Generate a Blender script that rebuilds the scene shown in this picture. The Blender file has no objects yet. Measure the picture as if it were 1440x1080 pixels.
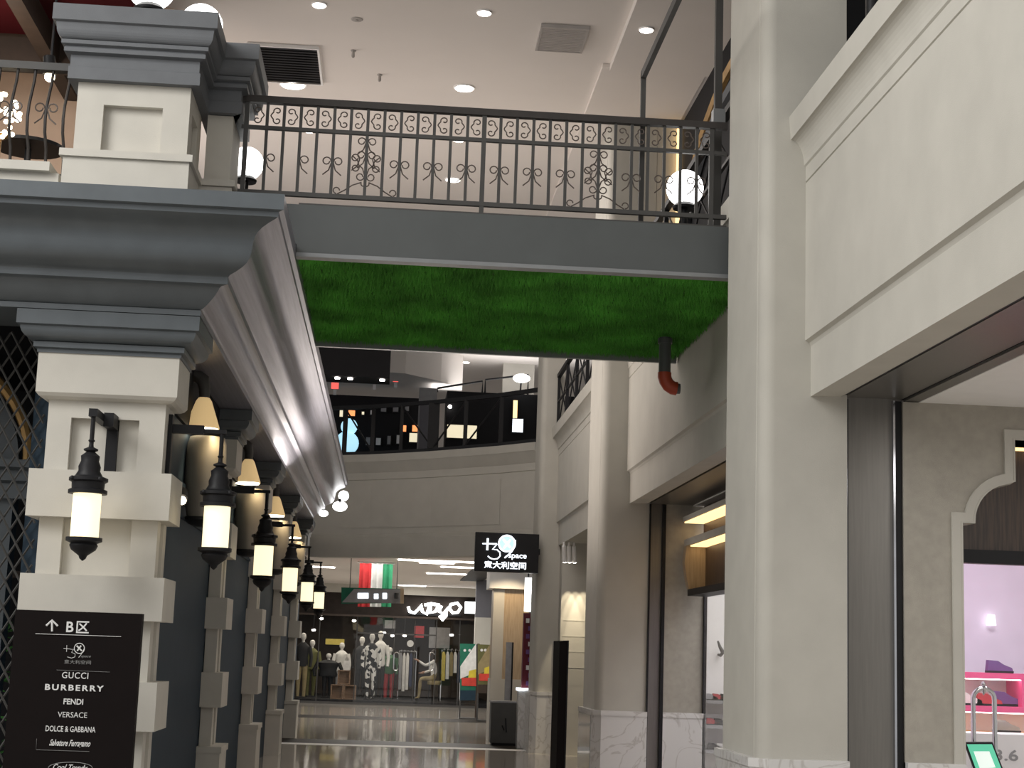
import bpy, math, random
import numpy as np
from mathutils import Vector, Matrix

# ------------------------------------------------------------------ camera
F_PX, VX, VY, ROLL, EYE = 2250.0, 542.0, 911.0, 0.034, 1.70
_v = np.array([VX-720, VY-540, F_PX]); _d = np.array([1, ROLL, 0.0])
_fw = _v/np.linalg.norm(_v)
_x = _v - (_v@_v)/(_d@_v)*_d
_x = _x/np.linalg.norm(_x)
if _x[0] < 0: _x = -_x
_z = np.cross(_fw, _x)
if _z[1] > 0: _z = -_z
RW = np.stack([_x, _fw, _z])                     # rows: world axes in camera coordinates

def at(px, py, x=None, y=None, z=None):
    """photo pixel -> world point on the plane x=, y= or z="""
    r = RW @ np.array([px-720, py-540, F_PX])
    s = x/r[0] if x is not None else (y/r[1] if y is not None else (z-EYE)/r[2])
    return Vector((s*r[0], s*r[1], EYE+s*r[2]))

scene = bpy.context.scene
C = scene.collection
cam = bpy.data.cameras.new('camera'); camo = bpy.data.objects.new('camera', cam); C.objects.link(camo)
cam.sensor_fit = 'HORIZONTAL'; cam.sensor_width = 36.0; cam.lens = F_PX/1440*36.0
cam.clip_start = 0.05; cam.clip_end = 300
m = Matrix.Identity(4)
for i in range(3):
    m[i][0] = RW[i, 0]; m[i][1] = -RW[i, 1]; m[i][2] = -RW[i, 2]
m[2][3] = EYE
camo.matrix_world = m
scene.camera = camo

# ------------------------------------------------------------------ world, large lights, exposure
w = bpy.data.worlds.new('world'); scene.world = w; w.use_nodes = True
bg = w.node_tree.nodes['Background']
bg.inputs[0].default_value = (1.0, 0.985, 0.96, 1); bg.inputs[1].default_value = 0.54

def area(name, loc, size, power, color=(1, .95, .88), aim=None, sy=None):
    l = bpy.data.lights.new(name, 'AREA'); l.energy = power; l.color = color
    l.shape = 'RECTANGLE'; l.size = size; l.size_y = sy or size
    o = bpy.data.objects.new(name, l); C.objects.link(o); o.location = loc
    if aim is not None:
        o.rotation_euler = (Vector(aim)-Vector(loc)).to_track_quat('-Z', 'Y').to_euler()
    return o
area('atrium_ceiling_light', (-3.5, -2.0, 9.9), 7.0, 120, (1, .98, .93), aim=(-2.0, -1.0, 0), sy=9.0)
area('right_wall_fill', (-6.5, 7.0, 8.8), 4.0, 790, (1, .985, .95), aim=(2.6, 8.0, 3.6), sy=6.0)  # unseen fill added on the left to brighten the right wall
area('street_ceiling_light', (0.3, 23.0, 8.45), 3.0, 170, (1, .95, .90), sy=9.0)
area('rear_street_ceiling_light', (0.5, 41.0, 3.5), 3.0, 420, (1, .96, .9), sy=13.0)
area('ceiling_uplight_fill', (-4.6, 20.5, 5.3), 2.5, 430, (1, .90, .82), aim=(-3.4, 20.5, 8.3), sy=12.0)  # added uplight hidden behind the left cornice, lifts the high ceiling
area('far_ceiling_fill', (2.6, 37.0, 7.66), 3.6, 30, (1, .97, .95), aim=(2.6, 37.0, 9.0), sy=.8)  # added upward fill on top of the dark shop, whitens the far ceiling
area('lobby_ceiling_light', (5.4, 7.5, 3.5), 2.0, 85, (1, .97, .93), sy=4.0)

scene.view_settings.view_transform = 'Standard'
scene.view_settings.look = 'None'
scene.view_settings.gamma = 1.0
scene.view_settings.use_curve_mapping = False
scene.view_settings.exposure = 0.0
random.seed(7)
PI = math.pi

# ------------------------------------------------------------------ materials
def _nodes(name):
    mt = bpy.data.materials.new(name); mt.use_nodes = True
    nt = mt.node_tree; return mt, nt, nt.nodes['Principled BSDF']

def mat(name, col, rough=.6, metal=0.0, var=.06, scale=6.0, bump=0.0, bscale=120.0, spec=.5, coat=0.0, stretch=None):
    """procedural surface: noise mottling of the colour and fine relief"""
    mt, nt, b = _nodes(name)
    b.inputs['Roughness'].default_value = rough; b.inputs['Metallic'].default_value = metal
    b.inputs['Specular IOR Level'].default_value = spec; b.inputs['Coat Weight'].default_value = coat
    tc = nt.nodes.new('ShaderNodeTexCoord'); src = tc.outputs['Object']
    if stretch:
        mp = nt.nodes.new('ShaderNodeMapping'); mp.inputs['Scale'].default_value = stretch
        nt.links.new(src, mp.inputs[0]); src = mp.outputs[0]
    n = nt.nodes.new('ShaderNodeTexNoise'); n.inputs['Scale'].default_value = scale; n.inputs['Detail'].default_value = 5
    nt.links.new(src, n.inputs['Vector'])
    r = nt.nodes.new('ShaderNodeValToRGB')
    r.color_ramp.elements[0].position = .3; r.color_ramp.elements[1].position = .7
    r.color_ramp.elements[0].color = tuple(c*(1-var) for c in col)+(1,)
    r.color_ramp.elements[1].color = tuple(min(1, c*(1+var)) for c in col)+(1,)
    nt.links.new(n.outputs['Fac'], r.inputs[0]); nt.links.new(r.outputs[0], b.inputs['Base Color'])
    if bump > 0:
        n2 = nt.nodes.new('ShaderNodeTexNoise'); n2.inputs['Scale'].default_value = bscale; n2.inputs['Detail'].default_value = 4
        nt.links.new(tc.outputs['Object'], n2.inputs['Vector'])
        bp = nt.nodes.new('ShaderNodeBump'); bp.inputs['Strength'].default_value = bump; bp.inputs['Distance'].default_value = .01
        nt.links.new(n2.outputs['Fac'], bp.inputs['Height']); nt.links.new(bp.outputs[0], b.inputs['Normal'])
    return mt

def emit(name, col, strength):
    mt, nt, b = _nodes(name)
    b.inputs['Base Color'].default_value = tuple(col)+(1,)
    b.inputs['Emission Color'].default_value = tuple(col)+(1,); b.inputs['Emission Strength'].default_value = strength
    return mt

def glass(name, col=(1, 1, 1), rough=.02, alpha=.12):
    """thin clear pane: mostly transparent with a glossy reflection"""
    mt, nt, b = _nodes(name)
    out = nt.nodes['Material Output']
    t = nt.nodes.new('ShaderNodeBsdfTransparent'); t.inputs[0].default_value = tuple(col)+(1,)
    g = nt.nodes.new('ShaderNodeBsdfGlossy'); g.inputs['Roughness'].default_value = rough
    lw = nt.nodes.new('ShaderNodeLayerWeight'); pw = nt.nodes.new('ShaderNodeMath'); pw.operation = 'POWER'; pw.inputs[1].default_value = 5.0
    fr = nt.nodes.new('ShaderNodeMath'); fr.operation = 'MULTIPLY_ADD'; fr.inputs[1].default_value = .55; fr.inputs[2].default_value = .035
    nt.links.new(lw.outputs['Facing'], pw.inputs[0]); nt.links.new(pw.outputs[0], fr.inputs[0])
    mx = nt.nodes.new('ShaderNodeMixShader')
    nt.links.new(fr.outputs[0], mx.inputs[0]); nt.links.new(t.outputs[0], mx.inputs[1]); nt.links.new(g.outputs[0], mx.inputs[2])
    nt.links.new(mx.outputs[0], out.inputs[0]); nt.nodes.remove(b)
    return mt

def marble(name, col, vein, rough=.2):
    mt, nt, b = _nodes(name); b.inputs['Roughness'].default_value = rough
    tc = nt.nodes.new('ShaderNodeTexCoord')
    n = nt.nodes.new('ShaderNodeTexNoise'); n.inputs['Scale'].default_value = 2.2; n.inputs['Detail'].default_value = 9; n.inputs['Distortion'].default_value = 1.6
    nt.links.new(tc.outputs['Object'], n.inputs['Vector'])
    r = nt.nodes.new('ShaderNodeValToRGB'); e = r.color_ramp.elements
    e[0].position = .47; e[0].color = tuple(col)+(1,)
    e[1].position = .53; e[1].color = tuple(col)+(1,)
    k = e.new(.5); k.color = tuple(vein)+(1,)
    nt.links.new(n.outputs['Fac'], r.inputs[0]); nt.links.new(r.outputs[0], b.inputs['Base Color'])
    return mt

def wood(name, c0, c1, rough=.45, axis='Z', scale=3.0):
    mt, nt, b = _nodes(name); b.inputs['Roughness'].default_value = rough
    tc = nt.nodes.new('ShaderNodeTexCoord'); mp = nt.nodes.new('ShaderNodeMapping')
    mp.inputs['Scale'].default_value = {'Z': (22, 22, 1.2), 'Y': (22, 1.2, 22), 'X': (1.2, 22, 22)}[axis]
    n = nt.nodes.new('ShaderNodeTexNoise'); n.inputs['Scale'].default_value = scale; n.inputs['Detail'].default_value = 6
    nt.links.new(tc.outputs['Object'], mp.inputs[0]); nt.links.new(mp.outputs[0], n.inputs['Vector'])
    r = nt.nodes.new('ShaderNodeValToRGB'); e = r.color_ramp.elements
    e[0].position = .35; e[0].color = tuple(c0)+(1,); e[1].position = .65; e[1].color = tuple(c1)+(1,)
    nt.links.new(n.outputs['Fac'], r.inputs[0]); nt.links.new(r.outputs[0], b.inputs['Base Color'])
    return mt

M = {}
M['plaster'] = mat('warm_grey_plaster', (.49, .472, .425), .75, var=.045, scale=3, bump=.12, bscale=160)
M['plaster_rough'] = mat('sprayed_plaster', (.37, .345, .30), .85, var=.07, scale=14, bump=.25, bscale=220)
M['pillar'] = mat('off_white_stone_paint', (.58, .555, .50), .7, var=.04, scale=4, bump=.15, bscale=200)
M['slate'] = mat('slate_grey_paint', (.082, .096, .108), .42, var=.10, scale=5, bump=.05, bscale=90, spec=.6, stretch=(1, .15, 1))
M['slate_sheen'] = mat('slate_paint_with_sheen', (.30, .30, .35), .37, metal=.6, var=.16, scale=9, bump=.06, bscale=40, spec=.6, stretch=(6, .12, 6))  # cornice side: reflected streaks and lavender cast put into the slate colour
M['cap'] = mat('grey_cap_paint', (.125, .133, .145), .6, var=.06, scale=7, bump=.15, bscale=180)
M['beam'] = mat('bridge_steel_paint', (.088, .096, .098), .5, var=.05, scale=4)
M['lip'] = mat('galvanised_lip', (.26, .27, .28), .45, metal=.4)
M['iron'] = mat('wrought_iron', (.036, .031, .029), .6, var=.1, scale=20)
M['iron_grey'] = mat('grey_iron', (.06, .058, .056), .55, var=.08)
M['scroll'] = mat('bronze_scroll', (.09, .07, .06), .5, var=.1)
M['black'] = mat('black_metal', (.014, .014, .016), .5, var=.1, spec=.25)
M['ceiling'] = mat('white_ceiling_paint', (.76, .71, .67), .8, var=.015, scale=1.5)
M['white'] = mat('white_paint', (.84, .83, .82), .6, var=.02)
M['floor'] = mat('polished_beige_tile', (.46, .42, .37), .10, var=.06, scale=1.2, spec=.6, coat=.3)
M['inlay'] = mat('dark_floor_inlay', (.02, .017, .014), .55, spec=.1)
M['navy'] = mat('blue_grey_panel', (.027, .045, .066), .65, spec=.2, var=.06, scale=5)
M['dark'] = mat('dark_interior', (.012, .012, .014), .7, spec=.2)
M['steel'] = mat('brushed_dark_steel', (.20, .19, .175), .35, metal=.6, var=.06, scale=3, stretch=(20, 20, 1))
M['satin'] = mat('satin_bronze_grey', (.30, .27, .23), .42, metal=.3, var=.06, scale=4)
M['steel_edge'] = mat('polished_steel_edge', (.55, .56, .6), .12, metal=1.0)
M['marble'] = marble('white_marble', (.66, .65, .64), (.5, .48, .46))
M['chrome'] = mat('chrome', (.6, .6, .6), .08, metal=1.0, var=.02)
M['grass'] = mat('artificial_turf', (.12, .43, .06), .8, var=.5, scale=1.6)
M['grass_base'] = mat('turf_backing', (.03, .12, .015), .9, var=.3, scale=9)
M['globe'] = emit('globe_glow', (1, .99, .96), 5.0)
M['lantern'] = emit('lantern_glow', (1, .85, .54), 1.25)
M['shade'] = emit('shade_glow', (1, .70, .34), .42)
M['bulb'] = emit('bulb_glow', (1, .85, .6), 9.0)
M['down'] = emit('downlight_glow', (1, .93, .85), 9.0)
M['sign_white'] = emit('sign_white_glow', (.86, .93, 1), 2.2)
M['script_glow'] = emit('script_white_glow', (1, .99, .97), 5.0)
M['led'] = emit('warm_led', (1, .68, .32), 1.7)
M['shelf_glow'] = emit('shelf_strip_glow', (1, .96, .9), 7.0)
M['cyan'] = emit('pale_blue_glow', (.45, .78, .95), 1.0)
M['red_glow'] = emit('red_sign_glow', (.9, .12, .10), 1.2)
M['orange_glow'] = emit('orange_glow', (1, .35, .12), 1.2)
M['cream_glow'] = emit('cream_glow', (.95, .85, .6), .8)
M['lavender'] = mat('lavender_wall', (.86, .77, .90), .6, var=.03)
M['pink'] = mat('pink_shelf', (.78, .10, .26), .4)
M['yellow'] = mat('yellow_shelf', (.85, .5, .06), .4)
M['orange_wall'] = mat('orange_wall', (.72, .53, .40), .8, var=.04)
M['red_dark'] = mat('dark_red_ceiling', (.06, .006, .009), .8, spec=.1)
M['brown'] = mat('dark_brown', (.042, .027, .019), .6, var=.2)
M['fascia_dark'] = mat('dark_shop_fascia', (.022, .016, .013), .6, var=.2, spec=.2)
M['panel_grey'] = mat('slate_panel', (.12, .12, .14), .6)
M['small_glow'] = emit('soft_lamp_glow', (1, .97, 1), 1.3)
M['print_white'] = mat('white_print', (.75, .75, .75), .5, var=.02)
M['print_grey'] = mat('grey_print', (.28, .28, .28), .5, var=.02)
M['sign_dark'] = mat('dark_brown_sign', (.011, .0085, .0085), .6, var=.05, spec=.06)
M['glass'] = glass('clear_glass')
M['glass_dark'] = glass('tinted_glass', (.6, .62, .62))
M['orange_pipe'] = mat('orange_plastic', (.42, .06, .025), .45)
M['pipe'] = mat('grey_pipe', (.09, .095, .1), .5)
M['wood_dark'] = wood('dark_wood', (.03, .018, .012), (.075, .045, .03))
M['wood_light'] = wood('light_wood', (.42, .31, .2), (.52, .40, .27))
M['wood_crate'] = wood('crate_wood', (.16, .09, .05), (.26, .16, .09), axis='X')
M['gold'] = mat('gold_trim', (.45, .27, .10), .4, metal=.5, var=.2)
M['leaf'] = mat('green_leaf', (.04, .15, .03), .6, var=.3)
M['vent'] = mat('vent_grey', (.42, .39, .37), .7)
M['slat_dark'] = mat('dark_slat', (.06, .06, .062), .3, metal=.5)
M['skin'] = mat('skin', (.42, .24, .17), .6)
M['hair'] = mat('dark_hair', (.02, .012, .01), .6)
M['mannequin'] = mat('white_mannequin', (.7, .68, .64), .5)
for n_, c_ in dict(cloth_black=(.015, .015, .016), cloth_white=(.72, .71, .68), cloth_yellow=(.62, .5, .12), cloth_olive=(.12, .12, .04),
                   cloth_khaki=(.3, .24, .12), cloth_red=(.45, .05, .06), cloth_navy=(.03, .04, .09), cloth_grey=(.3, .3, .31), cloth_green=(.05, .13, .06),
                   flag_red=(.70, .045, .05), flag_green=(.03, .30, .14), flag_white=(.8, .8, .78), poster_green=(.01, .15, .09),
                   poster_navy=(.01, .035, .06), poster_red=(.65, .06, .04), poster_yellow=(.7, .55, .05), screen_green=(.08, .45, .25), maroon=(.13, .015, .03), purple=(.16, .08, .25)).items():
    M[n_] = mat(n_, c_, .75, var=.12, scale=8)

def pattern(name):
    mt, nt, b = _nodes(name); b.inputs['Roughness'].default_value = .8
    tc = nt.nodes.new('ShaderNodeTexCoord'); v = nt.nodes.new('ShaderNodeTexVoronoi'); v.inputs['Scale'].default_value = 9
    r = nt.nodes.new('ShaderNodeValToRGB'); r.color_ramp.interpolation = 'CONSTANT'; e = r.color_ramp.elements
    e[0].color = (.012, .012, .014, 1); e[1].position = .5; e[1].color = (.75, .74, .70, 1)
    sp = nt.nodes.new('ShaderNodeSeparateColor'); nt.links.new(tc.outputs['Object'], v.inputs['Vector'])
    nt.links.new(v.outputs['Color'], sp.inputs[0]); nt.links.new(sp.outputs[0], r.inputs[0]); nt.links.new(r.outputs[0], b.inputs['Base Color'])
    return mt
M['cloth_pattern'] = pattern('black_white_print')

# ------------------------------------------------------------------ helpers
class MB:
    """collects shapes in world coordinates; build() links them as ONE mesh object"""
    def __init__(s): s.v = []; s.f = []
    def add(s, vs, fs):
        o = len(s.v); s.v += [tuple(p) for p in vs]; s.f += [tuple(i+o for i in f) for f in fs]; return s
    def box(s, x0, x1, y0, y1, z0, z1):
        return s.add([(x0, y0, z0), (x1, y0, z0), (x1, y1, z0), (x0, y1, z0), (x0, y0, z1), (x1, y0, z1), (x1, y1, z1), (x0, y1, z1)],
                     [(0, 3, 2, 1), (4, 5, 6, 7), (0, 1, 5, 4), (1, 2, 6, 5), (2, 3, 7, 6), (3, 0, 4, 7)])
    def prism(s, poly, axis, a, b):
        """poly: 2D outline; extruded along axis from a to b ('x': (y,z), 'y': (x,z), 'z': (x,y))"""
        def p3(p, t): return {'x': (t, p[0], p[1]), 'y': (p[0], t, p[1]), 'z': (p[0], p[1], t)}[axis]
        n = len(poly); vs = [p3(p, a) for p in poly]+[p3(p, b) for p in poly]
        fs = [tuple(range(n))[::-1], tuple(range(n, 2*n))]+[(i, (i+1) % n, n+(i+1) % n, n+i) for i in range(n)]
        return s.add(vs, fs)
    def tube(s, pts, r, n=6, close=True):
        pts = [Vector(p) for p in pts]; rs = r if isinstance(r, (list, tuple)) else [r]*len(pts)
        vs = []; fs = []; up = Vector((0, 0, 1)); ref = None
        for i, p in enumerate(pts):
            t = (pts[min(i+1, len(pts)-1)]-pts[max(i-1, 0)]).normalized()
            if ref is None:
                ref = t.cross(up)
                if ref.length < .05: ref = t.cross(Vector((0, 1, 0)))
                ref.normalize()
            ref = (ref-t*ref.dot(t)).normalized(); q = t.cross(ref)
            for k in range(n):
                a = 2*PI*k/n; vs.append(p+(ref*math.cos(a)+q*math.sin(a))*rs[i])
        for i in range(len(pts)-1):
            for k in range(n):
                fs.append((i*n+k, i*n+(k+1) % n, (i+1)*n+(k+1) % n, (i+1)*n+k))
        if close:
            fs.append(tuple(range(n))[::-1]); fs.append(tuple(range((len(pts)-1)*n, len(pts)*n)))
        return s.add(vs, fs)
    def lathe(s, prof, c, n=20):
        """prof: (radius, z) bottom to top, about the vertical axis through c"""
        vs = []; fs = []
        for (r, z) in prof:
            for k in range(n):
                a = 2*PI*k/n; vs.append((c[0]+r*math.cos(a), c[1]+r*math.sin(a), c[2]+z))
        for i in range(len(prof)-1):
            for k in range(n):
                fs.append((i*n+k, i*n+(k+1) % n, (i+1)*n+(k+1) % n, (i+1)*n+k))
        fs.append(tuple(range(n))[::-1]); fs.append(tuple(range((len(prof)-1)*n, len(prof)*n)))
        return s.add(vs, fs)
    def sphere(s, c, r, n=20, m_=12, sz=1.0):
        return s.lathe([(max(r*math.sin(PI*i/m_), r*.004), -r*sz*math.cos(PI*i/m_)) for i in range(m_+1)], c, n)
    def sweep(s, prof, stations):
        """prof index loops over stations: list of functions mapping (p, z) -> point; open profile, closed by the caller's points"""
        n = len(prof); vs = []; fs = []
        for st in stations: vs += [st(p, z) for (p, z) in prof]
        for i in range(len(stations)-1):
            for k in range(n):
                fs.append((i*n+k, i*n+(k+1) % n, (i+1)*n+(k+1) % n, (i+1)*n+k))
        fs.append(tuple(range(n))[::-1]); fs.append(tuple(range((len(stations)-1)*n, len(stations)*n)))
        return s.add(vs, fs)
    def build(s, name, mt, parent=None, smooth=False):
        me = bpy.data.meshes.new(name)
        off = Vector(parent.matrix_basis.translation) if parent is not None else Vector((0, 0, 0))
        g = parent.parent if parent is not None else None
        if g is not None: off = off+Vector(g.matrix_basis.translation)
        me.from_pydata([tuple(Vector(p)-off) for p in s.v], [], s.f)
        import bmesh
        bm = bmesh.new(); bm.from_mesh(me); bmesh.ops.recalc_face_normals(bm, faces=bm.faces); bm.to_mesh(me); bm.free()
        me.materials.append(M[mt] if isinstance(mt, str) else mt)
        if smooth:
            me.polygons.foreach_set('use_smooth', [True]*len(me.polygons))
            me.set_sharp_from_angle(angle=math.radians(38))
        o = bpy.data.objects.new(name, me); C.objects.link(o)
        if parent is not None: o.parent = parent
        return o

def tag(o, label=None, cat=None, group=None, kind=None):
    if label: o['label'] = label
    if cat: o['category'] = cat
    if group: o['group'] = group
    if kind: o['kind'] = kind
    return o
def thing(name, label, cat, loc=(0, 0, 0), group=None):
    o = bpy.data.objects.new(name, None); C.objects.link(o); o.location = loc; o.empty_display_size = .1
    return tag(o, label, cat, group)
def copy_tree(root, dloc, label=None):
    """a copy of a thing with copies of its parts and sub-parts, moved by dloc"""
    r = root.copy(); C.objects.link(r); r.location = root.location+Vector(dloc)
    if label: r['label'] = label
    for ch in list(root.children):
        c = ch.copy(); C.objects.link(c); c.parent = r
        for g in list(ch.children):
            d = g.copy(); C.objects.link(d); d.parent = c
    return r
def struct(name, mb, mt, label=None, parent=None, smooth=False):
    o = mb.build(name, mt, parent, smooth)
    if parent is None: tag(o, label, None, None, 'structure')
    return o
def arc(cx, cy, r, a0, a1, n):
    return [(cx+r*math.cos(math.radians(a0+(a1-a0)*i/n)), cy+r*math.sin(math.radians(a0+(a1-a0)*i/n))) for i in range(n+1)]
def text_mesh(body, size, loc, parent, mt, name='lettering', align='CENTER', shear=0.0, sx=1.0, bold=0.0, depth=.003, space=1.0):
    """flat lettering facing the street entrance (-Y); loc is the middle of its base line"""
    cu = bpy.data.curves.new('txt', 'FONT'); cu.body = body; cu.size = size; cu.align_x = align
    cu.extrude = depth; cu.shear = shear; cu.offset = bold; cu.space_character = space; cu.resolution_u = 3
    o = bpy.data.objects.new('txt', cu); C.objects.link(o)
    dg = bpy.context.evaluated_depsgraph_get(); me = bpy.data.meshes.new_from_object(o.evaluated_get(dg))
    bpy.data.objects.remove(o)
    off = Vector(parent.matrix_basis.translation)
    if parent.parent is not None: off = off+Vector(parent.parent.matrix_basis.translation)
    R = Matrix.Translation(Vector(loc)-off) @ Matrix.Rotation(PI/2, 4, 'X') @ Matrix.Diagonal((sx, 1, 1, 1))
    me.transform(R); me.materials.clear(); me.materials.append(M[mt])
    ob = bpy.data.objects.new(name, me); C.objects.link(ob); ob.parent = parent
    return ob

# ================================================================== SETTING
XR = 2.58                     # street face of the right pilasters
XB, YB = -1.60, 11.694        # street corner of the left building's first pillar
PITCH = 4.65
ZC = 8.58

fl = struct('floor', MB().box(-14, 14, -8, 72, -.2, 0), 'floor', 'polished beige tiled floor of the shopping street')
for (a, b) in ((1009, 1013), (1043, 1049), (989, 992)):
    y0 = at(560, b, z=0).y; y1 = at(560, a, z=0).y
    MB().box(-2.6, 4.2, y0, y1, 0, .004).build('inlay_strip', 'inlay', fl)
MB().box(-2.6, 4.2, at(560, 1051, z=0).y, at(560, 1049, z=0).y, 0, .0035).build('inlay_strip', 'white', fl)

cl = struct('ceiling', MB().box(-14, 16, 9, 72, ZC, ZC+.3), 'ceiling', 'white plaster ceiling high over the street')
# slightly lowered field of the ceiling on the right
q0 = at(853, 80, z=ZC-.05); cy = at(880, 97, z=ZC-.05).y
MB().box(q0.x, 3.48, cy, 30, ZC-.05, ZC).build('dropped_ceiling', 'ceiling', cl)
q0 = at(870, 60, z=ZC-.02)
MB().box(q0.x, 9.0, 9.2, cy, ZC-.09, ZC).build('dropped_ceiling', 'ceiling', cl)
struct('wall_back', MB().box(-14, 14, 72, 72.3, 0, ZC), 'white', 'plain wall closing the far end')

# ---------------- right building: pilasters
def pilaster(name, y0, y1, label, ztop=ZC-.1, dep=.62):
    t = thing(name, label, 'pilaster', (XR+.3, (y0+y1)/2, 0), 'tall plaster pilasters on the right side')
    xi = XR+dep
    foot = [(XR, y1), (XR, y0+.16), (XR+.012, y0+.15), (XR+.012, y0+.135), (XR, y0+.125)]
    foot += [(XR+.10-.10*math.cos(math.radians(a))*1.0, y0+.11-.11*math.sin(math.radians(a))) for a in range(0, 91, 15)]
    foot += [(xi, y0), (xi, y1)]
    MB().prism(foot, 'z', 1.04, ztop).build('shaft', 'plaster', t, True)
    pf = [(XR-.05, y1+.02), (XR-.05, y0+.06), (XR+.06, y0-.05), (xi, y0-.05), (xi, y1+.02)]
    MB().prism(pf, 'z', 0, .98).build('plinth', 'marble', t)
    pf2 = [(XR-.06, y1+.03), (XR-.06, y0+.055), (XR+.055, y0-.06), (xi, y0-.06), (xi, y1+.03)]
    MB().prism(pf2, 'z', .98, 1.04).build('plinth_cap', 'marble', t)
    return t
PIL = [(11.06, 12.24), (19.67, 20.95), (28.0, 29.0)]
pilaster('pilaster', 11.06, 12.24, 'tall warm grey pilaster that the footbridge meets at its back')
t = pilaster('pilaster', 19.67, 20.95, 'tall warm grey pilaster beyond the footbridge with the white marble plinth')
MB().box(XR-.056, XR-.05, 19.74, 20.96, 0, .975).build('steel_cladding', 'chrome', t)
pilaster('pilaster', 28.0, 29.0, 'tall warm grey pilaster that carries the black lit sign', dep=.40)

# ---------------- right building: spandrels between the pilasters
def spandrel(n, y0, y1):
    prof = [(2.77, 5.632), (2.783, 5.46)]
    prof += [(2.783+.10*math.sin(math.radians(a)), 5.46-.19*(1-math.cos(math.radians(a)))) for a in range(10, 91, 10)]
    prof += [(2.895, 5.26), (2.895, 5.15), (2.905, 5.145), (2.905, 5.138), (2.895, 5.133), (2.895, 3.97), (2.925, 3.955), (2.936, 3.93), (2.936, 3.566), (3.158, 3.575), (3.158, 3.75), (3.6, 3.75), (3.6, 5.632)]
    return struct('wall_right_%d' % n, MB().prism(prof, 'y', y0, y1), 'plaster', ['plaster parapet wall with coved ledge before the pink-shelved shop', 'plaster parapet wall with coved ledge under the footbridge end',
                  'plaster parapet wall with coved ledge beside the spotlit display', 'x'][n-1])
SP = [spandrel(1, -2, 11.06), spandrel(2, 12.24, 19.67), spandrel(3, 20.95, 28.0)]
# second floor slab and parapet rails of the right building
struct('trim_1', MB().box(3.2, 9, -2, 29, 5.2, 5.62), 'white', 'upper floor slab of the right building')
def parapet_rail(y0, y1, label):
    t = thing('parapet_railing', label, 'railing', (2.86, (y0+y1)/2, 5.632), 'black railings above the coved ledges')
    MB().box(2.80, 2.92, y0, y1, 5.632, 5.665).build('base_rail', 'black', t)
    MB().box(2.83, 2.90, y0, y1, 6.55, 6.61).build('top_rail', 'black', t)
    MB().box(2.85, 2.88, y0, y1, 6.1, 6.13).build('middle_rail', 'black', t)
    k = max(2, int((y1-y0)/1.3)); st = (y1-y0-.1)/k
    for i in range(k+1):
        MB().box(2.84, 2.89, y0+i*st+.02, y0+i*st+.07, 5.665, 6.55).build('post', 'black', t)
    for i in range(k):
        a, b = y0+i*st+.07, y0+(i+1)*st+.02
        MB().tube([(2.865, a, 5.68), (2.865, b, 6.54)], .012).build('brace', 'black', t)
        MB().tube([(2.875, b, 5.68), (2.875, a, 6.54)], .012).build('brace', 'black', t)
parapet_rail(20.97, 27.98, 'black cross-braced railing on the ledge above the spotlit display')
parapet_rail(12.9, 19.6, 'black cross-braced railing on the ledge beyond the footbridge')
pp = at(1187, 40, y=10.4)
t = thing('parapet_post', 'black upright post standing behind the coved ledge', 'post', (3.2, 10.4, 5.632))
MB().tube([(3.2, 10.4, 5.64), (3.2, 10.4, 7.6)], .05, 10).build('post', 'black', t, True)
MB().lathe([(.09, 0), (.09, .02), (.06, .04)], (3.2, 10.4, 5.632), 12).build('base_plate', 'black', t)
MB().box(3.65, 3.68, 5.0, 10.6, 5.632, 7.4).build('screen', 'dark', t)

# upper storey shop front on the right, between the first and second pilaster
XU = 3.5
uf = struct('wall_right_upper', MB().box(XU, XU+.2, 12.24, 19.66, 5.62, ZC-.09), 'dark', 'dark upper shop front with an arched trim')
pe = MB().box(3.205, XU+.3, 19.67, 20.9, 5.62, ZC-.05); struct('wall_upper_end', pe, 'plaster', 'plaster wall beside the second pilaster upstairs')
MB().box(XU-.05, XU, 19.58, 19.66, 5.62, ZC-.1).build('light_strip', 'led', uf)
for (ya, yb) in ((13.0, 19.3),):
    cyy = (ya+yb)/2; r = (yb-ya)/2
    for (dx_, dr, rad, mt) in ((-.02, 0, .06, 'gold'), (-.05, .30, .06, 'cap')):
        pts = [(XU+dx_, cyy+(r-dr)*math.cos(math.radians(a)), 6.6+(1.5-dr)*math.sin(math.radians(a))) for a in range(0, 181, 10)]
        MB().tube([(XU+dx_, yb-dr, 5.62)]+pts+[(XU+dx_, ya+dr, 5.62)], rad, 6).build('arch_trim', mt, uf, True)

# ---------------- right building: ground floor, bay 1 (lobby with the pink-shelved shop)
YF = 11.10
wl = struct('wall_right_lobby', MB().box(3.20, 3.62, YF+.03, YF+.4, 0, 3.75), 'steel', 'dark brushed steel shutter jamb beside the lobby wall')
MB().box(3.19, 3.207, YF-.02, YF+.03, 0, 3.57).build('steel_edge', 'steel_edge', wl)
MB().box(3.207, 3.222, YF+.005, YF+.03, 0, 3.57).build('shadow_gap', 'black', wl)
MB().box(3.545, 3.56, YF-.01, YF+.03, 0, 3.57).build('steel_edge', 'steel_edge', wl)
MB().box(3.56, 3.615, YF+.02, YF+.03, 0, 3.57).build('shadow_gap', 'black', wl)
MB().box(3.16, 3.20, 1, YF, 3.59, 3.75).build('shutter_channel', 'black', wl)
MB().box(3.20, 3.62, 1, YF+.03, 3.585, 3.75).build('shutter_channel', 'steel', wl)
MB().box(3.62, 3.635, 1, YF+.03, 3.58, 3.75).build('shutter_channel', 'black', wl)
MB().box(3.635, 3.74, 1, YF+.03, 3.57, 3.75).build('shutter_channel', 'steel', wl)
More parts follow.
